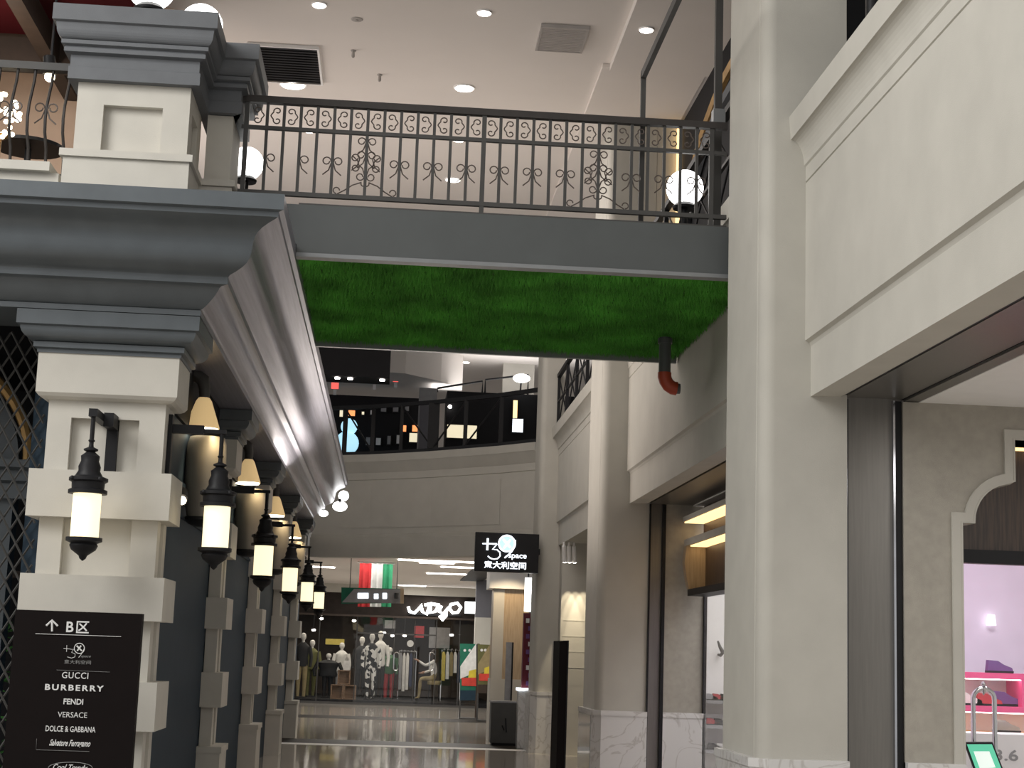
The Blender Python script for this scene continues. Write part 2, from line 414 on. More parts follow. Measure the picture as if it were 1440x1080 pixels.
struct('ceiling_lobby', MB().box(3.74, 9, 1, 24, 3.565, 3.7), 'white', 'white ceiling of the shop lobby')
# plaster wall with the stepped arch opening
c1, c2, ar, upx = 4.04, 4.144, 4.408, 4.437
out = [(3.62, 1.0), (3.62, 3.565), (6.2, 3.565), (6.2, 3.32)]
hole = [(4.43, 3.32), (4.43, 3.02), (4.40, 3.0)]
hole += [(4.40-.27*math.sin(math.radians(a)), 2.72+.28*math.cos(math.radians(a))) for a in range(10, 91, 10)]
hole += [(4.04, 2.71), (4.04, 1.0)]
wp = struct('wall_right_arch', MB().prism(out+hole, 'y', YF, YF+.35), 'plaster_rough', 'sprayed plaster wall with a stepped arch doorway')
# moulding round the arch
mo = [(4.04, 1.0), (4.04, 2.71), (4.13, 2.71)]+[(4.40-.27*math.sin(math.radians(a)), 2.72+.28*math.cos(math.radians(a))) for a in range(80, 0, -10)]+[(4.43, 3.02), (4.43, 3.32), (6.2, 3.32)]
def offs(pl, d):
    res = []
    for i, p in enumerate(pl):
        p = Vector(p); t0 = (p-Vector(pl[i-1])).normalized() if i else (Vector(pl[1])-p).normalized()
        t1 = (Vector(pl[i+1])-p).normalized() if i < len(pl)-1 else t0
        n0 = Vector((-t0.y, t0.x)); n1 = Vector((-t1.y, t1.x)); bi = (n0+n1).normalized()
        res.append(tuple(p+bi*(d/max(.5, bi.dot(n0)))))
    return res
mo2 = offs(mo, .075)
MB().prism(mo+mo2[::-1], 'y', YF-.025, YF).build('arch_moulding', 'plaster', wp)
mo3 = offs(mo, .012)
MB().prism(mo+mo3[::-1], 'y', YF-.03, YF+.34).build('arch_reveal', 'plaster', wp)
MB().box(3.62, 4.03, YF-.05, YF+.35, 0, .98).build('plinth', 'marble', wp)
MB().box(3.62, 4.03, YF-.06, YF+.35, .98, 1.04).build('plinth_cap', 'marble', wp)
# shop behind the arch
YG = YF+.45
sh = struct('wall_shop_1', MB().box(3.65, 7.0, 14.6, 14.7, 0, 3.56), 'lavender', 'lavender back wall of the pink-shelved shop')
MB().box(3.64, 3.70, YF+.4, 14.6, 0, 3.56).build('side_wall', 'lavender', sh)
MB().box(4.0, 6.2, YG-.02, YG+.1, 2.46, 2.56).build('header_bar', 'black', sh)
MB().box(4.0, 6.2, YG+.02, YG+.06, 2.56, 3.4).build('header_panel', 'wood_dark', sh)
MB().box(4.02, 6.2, YG-.10, YG-.06, 3.30, 3.33).build('light_strip', 'led', sh)
MB().box(4.03, 6.2, YG+.0, YG+.012, .02, 2.46).build('glass_pane', 'glass', sh)
area('shop_light', (5.0, 12.4, 3.5), 1.4, 62, (1, .95, 1)) 

# bay 2 recess
wl2 = struct('wall_right_recess', MB().box(3.20, 3.36, 19.72, 20.6, 0, 3.75), 'steel', 'dark steel shutter jamb beyond the footbridge')
MB().box(3.19, 3.21, 19.64, 19.72, 0, 3.57).build('shadow_gap', 'black', wl2)
MB().box(3.36, 3.40, 19.66, 19.72, 0, 3.57).build('shadow_gap', 'black', wl2)
MB().box(3.40, 3.9, 19.70, 20.6, 1.0, 3.75).build('side_wall', 'plaster_rough', wl2)
MB().box(3.40, 3.9, 19.66, 20.6, 0, .98).build('plinth', 'marble', wl2)
MB().box(3.40, 3.9, 19.65, 20.6, .98, 1.04).build('plinth_cap', 'marble', wl2)
MB().box(3.2, 3.74, 12.24, 19.7, 3.58, 3.75).build('shutter_channel', 'steel', wl2)
FY = 14.75
fas = thing('shop_fascia', 'dark wood shop fascia box with warm light strips behind the first pilaster', 'fascia', (3.75, 16.0, 2.5))
MB().box(3.66, 3.92, FY, 19.55, 2.45, 2.53).build('bottom_board', 'black', fas)
MB().box(3.86, 3.92, FY, 19.6, 2.53, 3.56).build('back_panel', 'wood_dark', fas)
MB().box(3.62, 3.86, FY, 19.62, 3.06, 3.14).build('light_shelf', 'plaster', fas)
MB().box(3.66, 3.86, FY, 19.4, 3.045, 3.06).build('light_strip', 'led', fas)
MB().box(3.60, 3.86, FY, 19.62, 3.36, 3.42).build('light_shelf', 'plaster', fas)
MB().box(3.62, 3.86, FY, 19.6, 3.345, 3.36).build('light_strip', 'led', fas)
br = [(3.86, 2.53), (3.66, 2.53), (3.63, 2.66), (3.60, 2.85), (3.62, 3.06), (3.86, 3.06)]
MB().prism(br, 'y', 19.45, 19.60).build('end_bracket', 'wood_light', fas)
sh2 = struct('wall_shop_2', MB().box(3.9, 7.0, 20.6, 20.7, 0, 3.56), 'white', 'white end wall of the shoe shop')
MB().box(6.5, 6.6, FY, 20.6, 0, 3.56).build('back_wall', 'white', sh2)
MB().box(3.895, 3.905, FY, 19.64, 0.02, 2.45).build('glass_pane', 'glass', sh2)
MB().box(3.89, 3.93, 19.66, 19.72, 0.0, 2.46).build('door_frame', 'black', sh2)
area('shoe_shop_light', (5.2, 17.8, 3.5), 2.0, 120, (1, .98, .97), sy=4.5)

# bay 3: spotlit display
d3 = struct('wall_right_display', MB().box(2.985, 3.75, 27.7, 28.9, 0, 3.75), 'plaster', 'cream display wall washed by three spotlights')
MB().box(3.75, 3.85, 21, 28, 0, 3.56).build('back_wall', 'plaster', d3)
for i, zz in enumerate((1.45, 1.72, 1.98, 2.25)):
    MB().box(3.02, 3.70, 27.55, 27.7, zz, zz+.02).build('shelf', 'glass', d3)
for i in range(3):
    pz = at(793+i*7, 763-1*i, y=26.6+.25*i)
    t = thing('spotlight', 'white spotlight from a row of three over the cream display', 'spotlight', (2.93+i*.085, 27.0, 3.566), 'three spotlights over the display')
    x, y = 2.93+i*.085, 27.0
    MB().tube([(x, y, 3.566), (x, y, 3.48)], .02, 8).build('stem', 'white', t)
    MB().tube([(x, y, 3.50), (x+.03, y+.1, 3.24)], .036, 12).build('barrel', 'white', t, True)
    MB().tube([(x+.03, y+.1, 3.24), (x+.031, y+.104, 3.23)], .03, 12).build('lens', 'down', t)
    sp = bpy.data.lights.new('spot', 'SPOT'); sp.energy = 120; sp.spot_size = math.radians(26); sp.spot_blend = .4; sp.color = (1, .85, .6)
    so = bpy.data.objects.new('spot_beam', sp); C.objects.link(so); so.location = (3.10+.13*i, 27.38, 3.5); so.rotation_euler = (Vector((3.10+i*.13, 27.7, 1.9))-Vector(so.location)).to_track_quat('-Z', 'Y').to_euler()
MB().box(3.0, 3.74, 20.95, 28, 3.6, 3.75).build('ceiling_panel', 'plaster', d3)

# ================================================================== LEFT BUILDING
YEND = 33.5
wlft = struct('wall_left', MB().box(-6, -1.81, 12.2, YEND, 0, 4.03).box(-6, -1.81, 12.2, 12.2001, 0, .001), 'navy', 'blue grey panelled side wall between the left pillars')
# the front bay left of the corner pillar is open: the wall starts behind it
wlft.data.clear_geometry()
me_ = MB().box(-2.75, -1.81, 12.30, YEND, 0, 4.03).box(-6.5, -2.75, 16.6, YEND, 0, 4.03)
tmp = me_.build('tmp', 'navy'); wlft.data = tmp.data; bpy.data.objects.remove(tmp)
for k in range(5):                                    # mouldings across each wall panel
    ya, yb = 12.36+k*PITCH, 11.66+(k+1)*PITCH
    for (z0, z1, d) in ((2.98, 3.03, .03), (2.86, 2.89, .02), (2.74, 2.77, .02)):
        MB().box(-1.81, -1.81+d, ya, yb, z0, z1).build('moulding', 'navy', wlft)
    MB().box(-1.81, -1.78, ya, yb, 3.52, 4.03).build('frieze_panel', 'dark', wlft)

# big cornice, swept round the corner
prof = [(.749, 4.812), (.749, 4.700), (.715, 4.690), (.712, 4.655)]
for i in range(0, 13):                                # cyma
    s_ = i/12.0; p = .69-.325*s_-.045*math.sin(2*PI*s_); z = 4.645-.345*s_+.02*math.sin(2*PI*s_)
    prof.append((p, z))
prof += [(.352, 4.285), (.352, 4.235), (.300, 4.228)]
for a in range(10, 171, 20):                          # torus
    prof.append((.205+.075*math.cos(math.radians(a))*1.0+.01, 4.155+.07*math.cos(math.radians(a))-.03*math.sin(math.radians(a))))
prof += [(.150, 4.075), (.150, 4.035), (-.60, 4.035), (-.60, 4.812)]
cor = thing('cornice', 'heavy slate grey moulded cornice running round the top of the left building', 'cornice', (XB, YB, 4.03))
front = MB().sweep(prof, [lambda p, z: (-7.0, YB-p, z), lambda p, z: (XB+p, YB-p, z)])
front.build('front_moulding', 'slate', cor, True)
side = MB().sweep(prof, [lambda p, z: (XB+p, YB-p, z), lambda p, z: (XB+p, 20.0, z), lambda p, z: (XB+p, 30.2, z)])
side.build('side_moulding', 'slate_sheen', cor, True)
MB().box(-6.9, -2.2, YB+.6, 30.2, 4.45, 4.80).build('roof_slab', 'dark', cor)

# pillars of the left building
Z_BANDS = [(1.06, 1.40), (1.83, 2.14), (2.55, 2.89)]
def pillar_parts(t, y0, x0, x1=XB, dep=.63):
    y1 = y0+dep; i_ = .085
    MB().box(x0-.02, x1+.02, y0-.02, y1+.02, 0, .62).build('plinth', 'pillar', t)
    MB().box(x0-.035, x1+.035, y0-.035, y1+.035, .62, .68).build('plinth_cap', 'pillar', t)
    for (z0, z1) in Z_BANDS:
        MB().box(x0, x1, y0, y1, z0, z1).build('band', 'pillar', t)
    zs = [.68]+[v for b in Z_BANDS for v in b]+[3.41]
    for k in range(0, len(zs), 2):
        z0, z1 = zs[k], zs[k+1]; a0, a1, b0, b1 = x0+i_, x1-i_, y0+i_, y1-i_
        w_ = .20*(a1-a0) if a1-a0 > .5 else .25*(a1-a0)
        top = z1-.13 if k == 6 else z1
        mb = MB().box(a0+w_+.001, a1-.05, b0+.06, b1-.05, z0, z1).box(a0+.002, a0+w_, b0+.2, b1-.05, z0, z1)
        mb.box(a0, a0+w_, b0, b0+.2, z0, z1).box(a1-w_*1.1, a1, b0, b0+.059, z0, z1).box(a1-.049, a1, b0+.059, b0+.15, z0, z1)      # stiles of the recessed front panel
        mb.box(a1-.049, a1, b1-.15, b1, z0, z1)
        if k == 6: mb.box(a0+w_, a1-w_*1.1, b0, b0+.055, top, z1).box(a1-.045, a1, b0+.15, b1-.15, top, z1)
        mb.build('shaft', 'pillar', t)
    bl = [(0, 3.74), (0, 3.45), (-.02, 3.425), (-.05, 3.41), (-.09, 3.405)]
    st = [lambda p, z: (x0-p, y1+p, z), lambda p, z: (x0-p, y0-p, z), lambda p, z: (x1+p, y0-p, z), lambda p, z: (x1+p, y1+p, z)]
    MB().sweep(bl+[(-.2, 3.405), (-.2, 3.74)], st).build('top_block', 'pillar', t)
    cp = [(.145, 4.03), (.145, 3.925), (.12, 3.915)]+[(.02+.10*math.cos(math.radians(a)), 3.82+.09*(1-math.sin(math.radians(a)))) for a in range(10, 91, 16)]
    cp += [(.035, 3.815), (.035, 3.775), (.01, 3.765), (.01, 3.74), (-.2, 3.74), (-.2, 4.03)]
    MB().sweep(cp, st).build('capital', 'slate', t, True)
names = ['off-white banded corner pillar of the left building behind the dark shop directory', 'second off-white banded pillar along the left wall from the corner',
         'third off-white banded pillar along the left wall from the corner', 'fourth off-white banded pillar along the left wall from the corner',
         'fifth off-white banded pillar along the left wall from the corner']
for k in range(5):
    y0 = YB+k*PITCH; x0 = -2.615 if k == 0 else -2.3
    t = thing('stone_pillar', names[k], 'pillar', (XB-.3, y0+.3, 0), 'banded pillars of the left building')
    if k == 0:
        pillar_parts(t, y0, x0); first_p = None
    elif k == 1:
        pillar_parts(t, y0, x0); proto_p = t
    else:
        bpy.data.objects.remove(t); copy_tree(proto_p, (0, (k-1)*PITCH, 0), names[k])

# lanterns on iron brackets
def lantern(t, c, wall, along):
    """c: axis of the lantern at z=0; wall: where the bracket is fixed; along: 'x' or 'y'"""
    x, y = c
    MB().tube([(x, y, 3.235), (x, y, 2.96)], .016, 8).build('rod', 'black', t)
    cap = MB().lathe([(.135, 2.69), (.135, 2.715), (.112, 2.725), (.115, 2.77), (.135, 2.78), (.135, 2.80), (.095, 2.815), (.075, 2.85), (.078, 2.88), (.062, 2.92), (.066, 2.955), (.03, 2.985),
                      (.05, 2.995), (.05, 3.005), (.018, 3.02), (.014, 3.05), (.024, 3.065), (.012, 3.08)], (x, y, 0), 20).build('lantern_cap', 'black', t, True)
    MB().lathe([(.097, 2.385), (.097, 2.69)], (x, y, 0), 24).build('glass_cylinder', 'lantern', t, True)
    MB().lathe([(.004, 2.225), (.022, 2.24), (.03, 2.26), (.05, 2.275), (.085, 2.30), (.098, 2.33), (.09, 2.345), (.125, 2.36), (.125, 2.385)], (x, y, 0), 20).build('lantern_base', 'black', t, True)
    for q in range(4):
        a = PI/4+q*PI/2
        MB().sphere((x+.135*math.cos(a), y+.135*math.sin(a), 2.79), .017, 8, 6).build('knob', 'black', cap)
    if along == 'x':
        MB().box(wall, x+.03, y-.022, y+.022, 3.235, 3.265).build('arm', 'black', t)
        MB().box(wall, wall+.26, y-.03, y+.03, 3.225, 3.29).build('arm_socket', 'black', t)
        MB().box(wall, wall+.03, y-.05, y+.05, 2.92, 3.36).build('back_plate', 'black', t)
    else:
        MB().box(x-.03, x+.03, y-.03, wall, 3.235, 3.29).build('arm', 'black', t)
        MB().box(x+.03, x+.10, wall-.26, wall, 3.20, 3.30).build('arm_socket', 'black', t)
        MB().box(x+.02, x+.10, wall-.05, wall, 2.90, 3.30).build('back_plate', 'black', t)
Lx, Ly = at(120, 735, y=11.35).x, 11.35
t = thing('wall_lantern', 'black iron lantern with lit cylinder on the front of the corner pillar', 'lantern', (Lx, Ly, 2.22), 'wall lanterns of the left building')
lantern(t, (Lx, Ly), YB+.145, 'y')
lab = ['black iron lantern with lit cylinder on the street side of the corner pillar', 'black iron lantern with lit cylinder on the second left pillar', 'black iron lantern with lit cylinder on the third left pillar',
       'black iron lantern with lit cylinder on the fourth left pillar', 'black iron lantern with lit cylinder on the fifth left pillar']
t = thing('wall_lantern', lab[0], 'lantern', (-1.29, 12.0, 2.22), 'wall lanterns of the left building')
lantern(t, (-1.29, 12.0), XB-.085, 'x')
for k in range(1, 5): copy_tree(t, (0, k*PITCH, 0), lab[k])

# bell-shaded lamps over half-round shafts, one in each bay
bl_ = ['first', 'second', 'third', 'fourth']
def bay_lamp(k):
    y = 14.0; x = -1.68
    t = thing('bell_lamp', 'lit amber bell-shaded lamp with curved arm in the %s bay of the left wall' % bl_[k], 'lamp', (x-.15, y, 3.5), 'bell lamps under the left cornice')
    MB().tube([(x-.14, y+.05, 3.98), (x-.08, y, 4.0), (x-.02, y, 3.96), (x, y, 3.88), (x, y, 3.80)], [.05, .06, .06, .05, .045], 10).build('arm', 'iron_grey', t, True)
    MB().lathe([(.148, 3.53), (.148, 3.545), (.07, 3.77), (.05, 3.80), (.03, 3.81)], (x, y, 0), 24).build('shade', 'shade', t, True)
    MB().lathe([(.135, 3.515), (.14, 3.53)], (x, y, 0), 24).build('bulb_disc', 'bulb', t)
    MB().box(x-.15, x-.11, y-.07, y+.07, 3.85, 4.02).build('back_plate', 'iron_grey', t)
    return t
def bay_shaft(k):
    y = 14.05
    t = thing('half_round_shaft', 'glossy grey rounded shaft below the bell lamp of the %s left bay' % bl_[k], 'wall shaft', (-1.63, y, 2.72), 'rounded shafts on the left wall')
    MB().lathe([(.135, 2.76), (.155, 2.85), (.172, 3.02), (.176, 3.2), (.170, 3.40), (.150, 3.46)], (-1.633, y, 0), 28).build('shaft', 'satin', t, True)
    MB().lathe([(.05, 2.68), (.11, 2.70), (.145, 2.735), (.145, 2.76)], (-1.64, y, 0), 24).build('end_cap', 'black', t, True)
lt = bay_lamp(0)
for k in range(1, 4): copy_tree(lt, (0, k*PITCH, 0), 'lit amber bell-shaded lamp with curved arm in the %s bay of the left wall' % bl_[k])
bay_shaft(0); sroot = [o for o in C.objects if o.name == 'half_round_shaft'][0]
for k in range(1, 4): copy_tree(sroot, (0, k*PITCH, 0), 'glossy grey rounded shaft below the bell lamp of the %s left bay' % bl_[k])
for k in range(4):
    pl = bpy.data.lights.new('lamp_bulb', 'SPOT'); pl.energy = 16; pl.color = (1, .78, .45); pl.spot_size = math.radians(75); pl.shadow_soft_size = .08
    po = bpy.data.objects.new('lamp_bulb', pl); C.objects.link(po); po.location = (-1.46, 13.80+k*PITCH, 3.56); po.rotation_euler = (Vector((-1.62, 14.0, 2.7))-Vector((-1.46, 13.80, 3.56))).to_track_quat('-Z', 'Y').to_euler()

t = thing('wall_spotlight', 'small bright spotlight on the blue grey wall beside the corner pillar', 'spotlight', (-1.75, 13.3, 2.75))
MB().tube([(-1.81, 13.3, 2.86), (-1.72, 13.25, 2.86)], .02, 8).build('bracket', 'black', t)
MB().tube([(-1.72, 13.22, 2.90), (-1.70, 13.12, 2.83)], .05, 12).build('barrel', 'black', t, True)
MB().sphere((-1.695, 13.10, 2.82), .035, 10, 8).build('lens', 'bulb', t)

# floodlights at the far end of the cornice
for (px, py, r, lb) in ((455, 722, .09, 'small round white floodlight under the far end of the left cornice'), (478, 712, .14, 'large double white floodlight at the tip of the left cornice')):
    q = at(px, py, y=30.4)
    t = thing('floodlight', lb, 'floodlight', q, 'floodlights at the end of the cornice')
    MB().tube([(q.x, 30.2, q.z+.1), (q.x, 30.42, q.z+.06)], .03, 8).build('bracket', 'black', t)
    MB().sphere(q, r, 14, 8, .7).build('lens', 'script_glow', t)
    if r > .1: MB().sphere((q.x+.06, q.y, q.z+.2), .10, 14, 8).build('lens', 'script_glow', t)

# ------------------------------------------------------------------ roof terrace of the left building
par = struct('wall_terrace', MB().box(-7, -2.60, YB+.10, YB+.5, 4.812, 5.12), 'pillar', 'off-white parapet wall above the left cornice')
MB().box(-7, -2.66, YB+.04, YB+.52, 5.12, 5.19).build('coping', 'pillar', par)
def pier(label, x0, x1, y0, y1, zb, rec=True, t=None, pre='', dz=0.0):
    if t is None: t = thing('attic_pier', label, 'pier', ((x0+x1)/2, (y0+y1)/2, zb), 'attic piers above the left cornice')
    MB().box(x0-.06, x1+.03, y0-.05, y1+.03, zb, 5.23).build(pre+'base', 'pillar', t)
    MB().box(x0-.085, x1+.055, y0-.075, y1+.05, 5.23+dz, 5.285).build(pre+'base_moulding', 'pillar', t)
    w_ = .20
    mb = MB().box(x0, x1-.04, y0+.06, y1, 5.285, 5.83)
    if rec:
        mb.box(x0, x0+w_, y0, y0+.059, 5.285, 5.83).box(x1-w_, x1, y0, y0+.059, 5.285, 5.83).box(x0+w_, x1-w_, y0, y0+.059, 5.66, 5.83)
        mb.box(x1-.039, x1, y0+.059, y0+.16, 5.285, 5.83).box(x1-.039, x1, y1-.2, y1, 5.285, 5.83).box(x1-.039, x1, y0+.16, y1-.2, 5.68, 5.83)
    else: mb = MB().box(x0, x1, y0, y1, 5.285, 5.83)
    mb.build(pre+'shaft', 'pillar', t)
    st = [lambda p, z: (x0-p, y1+p, z), lambda p, z: (x0-p, y0-p, z), lambda p, z: (x1+p, y0-p, z), lambda p, z: (x1+p, y1+p, z), lambda p, z: (x0-p, y1+p, z)]
    cp = [(.19, 6.37), (.19, 6.245), (.165, 6.235), (.16, 6.20)]+[(.115+.045*math.cos(math.radians(a)), 6.12+.08*(1-math.sin(math.radians(a)))) for a in range(0, 91, 15)]
    cp += [(.125, 6.115), (.125, 6.085), (.095, 6.075), (.105, 6.06), (.105, 6.03), (.06, 6.02), (.06, 5.93), (.07, 5.925), (.07, 5.83), (-.2, 5.83), (-.2, 6.37)]
    MB().sweep([(p, z+dz) for p, z in cp], st).build(pre+'cap', 'cap', t, False)
    return t
ap = pier('off-white attic pier with grey cap and globe lamps on the left cornice corner', -2.50, -1.66, 11.75, 12.45, 4.815)
pier('', -1.60, -1.40, 12.36, 12.95, 4.817, False, ap, 'wing_', .004)

def globe_lamp(label, c, r, zbase):
    t = thing('globe_lamp', label, 'globe lamp', (c[0], c[1], zbase), 'white globe lamps')
    MB().sphere(c, r, 28, 16).build('globe', 'globe', t, True)
    MB().lathe([(r*.62, 0), (r*.66, .02), (r*.5, .05), (r*.42, r*.34)], (c[0], c[1], c[2]-r*1.16), 20).build('collar', 'black', t, True)
    if c[2]-r*1.16-zbase > .005: MB().lathe([(r*.5, 0), (r*.5, .015), (r*.18, .03), (r*.18, c[2]-r*1.16-zbase)], (c[0], c[1], zbase), 14).build('stem', 'black', t, True)
g = at(213, -20, y=11.95); globe_lamp('white globe lamp with black collar at the front of the corner attic pier', (g.x, g.y, g.z), .19, 6.37)
g = at(285, 6, y=12.35); globe_lamp('white globe lamp at the rear street corner of the attic pier', (g.x, g.y, 6.37+.2), .172, 6.37)
g = at(347, 230, y=13.4); globe_lamp('white globe lamp beside the narrow pier at the bridge end', (g.x, g.y, g.z), .145, 5.16)
g = at(963, 265, y=13.0); globe_lamp('white globe lamp on the bridge beside the right pilaster', (g.x, g.y, g.z), .158, 5.16)

# bowed terrace railing
ty = 12.2
tr = thing('terrace_railing', 'bowed iron terrace railing with curled ornaments before the orange wall', 'railing', (-4.5, ty, 5.19))
MB().box(-7, -2.60, ty-.03, ty+.05, 6.06, 6.12).build('top_rail', 'iron_grey', tr)
MB().box(-7, -2.60, ty-.04, ty+.02, 5.19, 5.22).build('bottom_rail', 'iron_grey', tr)
def curl(cx, cz, y, s=1, r=.045, mx=1):
    """one hook-shaped iron curl in the plane y"""
    pts = [(cx+mx*.005, y, cz-.11), (cx+mx*.03, y, cz-.065), (cx+mx*.028*0, y, cz-.02)]
    pts = [(cx+mx*.055*s, y, cz-.075*s), (cx+mx*.02*s, y, cz-.045*s), (cx+mx*.006*s, y, cz)]
    for a in range(180, -200, -30):
        rr = .026*s*(1-.35*(180-a)/380)
        pts.append((cx+mx*(.034*s+rr*math.cos(math.radians(a))), y, cz+.01*s+rr*math.sin(math.radians(a))))
    return pts
for i in range(18):
    x = -2.66-i*.135
    pts = [(x, ty-.14*math.sin(PI*s_/8)**2*(.4 if s_ < 3 else 1), 5.2+.87*s_/8) for s_ in range(9)]
    MB().tube(pts, .012, 6).build('baluster', 'iron', tr, True)
    if i % 2 == 1:
        for mx in (-1, 1): MB().tube(curl(x, 5.70, ty-.13, 1.5, mx=mx), .006, 5).build('curl', 'scroll', tr, True)
# upper left shop
ow = struct('wall_left_upper', MB().box(-9, -2.65, 17, 17.2, 4.8, 9.5), 'orange_wall', 'orange lit wall of the upper left shop')
struct('ceiling_left_upper', MB().box(-9, -2.7, 12.8, 15.8, 7.72, 7.9), 'red_dark', 'dark red canopy over the left terrace')
cb = struct('ceiling_left_beams', MB().box(-9, -2.7, 15.8, 17, 7.80, 7.9), 'brown', 'dark brown ceiling behind the red canopy')
MB().box(-9, -2.75, 15.9, 16.05, 7.40, 7.8).build('ceiling_beam', 'brown', cb)
MB().box(-3.75, -3.6, 13.2, 17, 7.45, 7.72).build('ceiling_beam', 'brown', cb)
q = at(70, 108, y=13.4)
t = thing('track_spotlight', 'black track spotlight shining over the terrace railing', 'spotlight', q)
MB().tube([(q.x, q.y, q.z+.16), (q.x, q.y, 7.72)], .012, 6).build('stem', 'black', t)
MB().tube([(q.x-.02, q.y, q.z+.18), (q.x, q.y, q.z+.02)], [.05, .06], 12).build('barrel', 'black', t, True)
MB().sphere((q.x, q.y, q.z), .045, 12, 8).build('lens', 'bulb', t)
q = at(0, 165, y=13.2)
t = thing('crystal_lamp', 'glittering crystal lamp on the left terrace', 'lamp', (q.x, q.y, 4.8))
random.seed(3)
mb = MB()
for i in range(60):
    a, b = random.uniform(0, 2*PI), random.uniform(-1, 1); rr = .16*math.sqrt(1-b*b)
    mb.sphere((q.x+rr*math.cos(a), q.y+rr*math.sin(a), q.z+.2*b), .022, 6, 4)
tag(mb.build('crystals', 'bulb', t), kind='stuff')
MB().lathe([(.14, 0), (.14, .03), (.03, .06), (.03, q.z-4.8-.2), (.1, q.z-4.8-.16)], (q.x, q.y, 4.8), 14).build('stand', 'gold', t, True)
q = at(40, 205, y=14.3)
t = thing('round_table', 'dark round table behind the terrace railing', 'table', (q.x, q.y, 4.8))
MB().lathe([(.32, q.z-.03), (.32, q.z)], (q.x, q.y, 0), 28).build('table_top', 'black', t)
MB().lathe([(.2, 4.8), (.2, 4.83), (.03, 4.86), (.03, q.z-.03)], (q.x, q.y, 0), 14).build('pedestal', 'black', t, True)
l = bpy.data.lights.new('terrace_lamp', 'POINT'); l.energy = 45; l.color = (1, .82, .66); l.shadow_soft_size = .2
o = bpy.data.objects.new('terrace_lamp', l); C.objects.link(o); o.location = (-4.2, 14.6, 6.8)

# lattice bay left of the corner pillar
lat = thing('lattice_screen', 'grey diamond lattice screen beside the corner pillar', 'lattice', (-3.4, 12.25, 0))
xa, xb_, za, zb = -4.2, -2.66, .05, 3.98
def clip_bar(x0, z0, dx, dz):
    ts = []
    t0, t1 = -1e9, 1e9
    for (p, d, lo, hi) in ((x0, dx, xa, xb_), (z0, dz, za, zb)):
        a, b = (lo-p)/d, (hi-p)/d
        if a > b: a, b = b, a
        t0, t1 = max(t0, a), min(t1, b)
    return None if t1-t0 < .1 else ((x0+dx*t0, z0+dz*t0), (x0+dx*t1, z0+dz*t1))
for sgn in (1, -1):
    k = -4.5
    while k < 4.5:
        c = clip_bar(-3.4+k*.5, 2.0+k*.0, sgn*.5, .86)
        k += .22
        if c: MB().tube([(c[0][0], 12.25+.008*sgn, c[0][1]), (c[1][0], 12.25+.008*sgn, c[1][1])], .0085, 4).build('lattice_bar', 'iron_grey', lat)
MB().box(xa-.05, xb_+.03, 12.22, 12.28, 0, .05).build('frame_rail', 'iron_grey', lat)
arch_y = 13.0
ent = thing('inner_archway', 'slate grey inner arch with gold rim behind the lattice screen', 'archway', (-3.6, arch_y, 0))
e0 = at(48, 650, y=arch_y); e1 = at(48, 703, y=arch_y)
MB().prism([(arch_y-.06, e1.z), (arch_y-.06, e1.z+.12), (arch_y-.10, e1.z+.14), (arch_y-.10, e0.z-.08), (arch_y-.16, e0.z-.06), (arch_y-.16, e0.z), (arch_y+.2, e0.z), (arch_y+.2, e1.z)], 'x', -4.4, e0.x).build('entablature', 'slate', ent)
MB().box(e0.x-.30, e0.x-.14, arch_y, arch_y+.2, 0, e1.z).build('jamb', 'slate', ent)
rr = 1.0; cxx = at(26, 645, y=arch_y).x-rr
MB().prism([(cxx+rr*math.cos(math.radians(a)), e0.z+.85*rr*math.sin(math.radians(a))) for a in range(0, 181, 6)], 'y', arch_y, arch_y+.1).build('tympanum', 'slate', ent)
MB().tube([(cxx+(rr+.07)*math.cos(math.radians(a)), arch_y+.03, e0.z+.02+.85*(rr+.07)*math.sin(math.radians(a))) for a in range(0, 181, 6)], .045, 8).build('gold_rim', 'gold', ent, True)
struct('wall_left_bay', MB().box(-6.5, -2.75, 15.6, 15.7, 0, 4.03), 'dark', 'dark wall behind the lattice bay')
MB().box(-6.5, -2.75, 14.5, 14.6, 2.2, 2.26).build('shelf', 'brown', bpy.data.objects['wall_left_bay'])
random.seed(11)
pb = at(4, 930, y=14.2)
t = thing('potted_plant', 'green leafy plant behind the lattice screen', 'plant', (pb.x-.1, 14.2, 0))
MB().lathe([(.13, 0), (.17, .35), (.18, .36)], (pb.x-.1, 14.2, 0), 16).build('pot', 'black', t, True)
for i in range(90):
    a = random.uniform(0, 2*PI); rr_ = random.uniform(.02, .24); z = random.uniform(.5, 1.75)
    c = Vector((pb.x-.1+rr_*math.cos(a), 14.2+rr_*math.sin(a), z)); d = Vector((math.cos(a), math.sin(a), random.uniform(-.4, .8))).normalized()
    s_ = d.cross(Vector((0, 0, 1))).normalized()*.03; tip = c+d*.15; mid = c+d*.07+Vector((0, 0, .012))
    MB().add([c, mid+s_, tip, mid-s_, c-Vector((0, 0, .004))], [(0, 1, 2, 3), (4, 3, 2, 1)]).build('leaf', 'leaf', t)
MB().tube([(pb.x-.1, 14.2, .3), (pb.x-.1, 14.2, 1.6)], .012, 6).build('stem', 'brown', t)

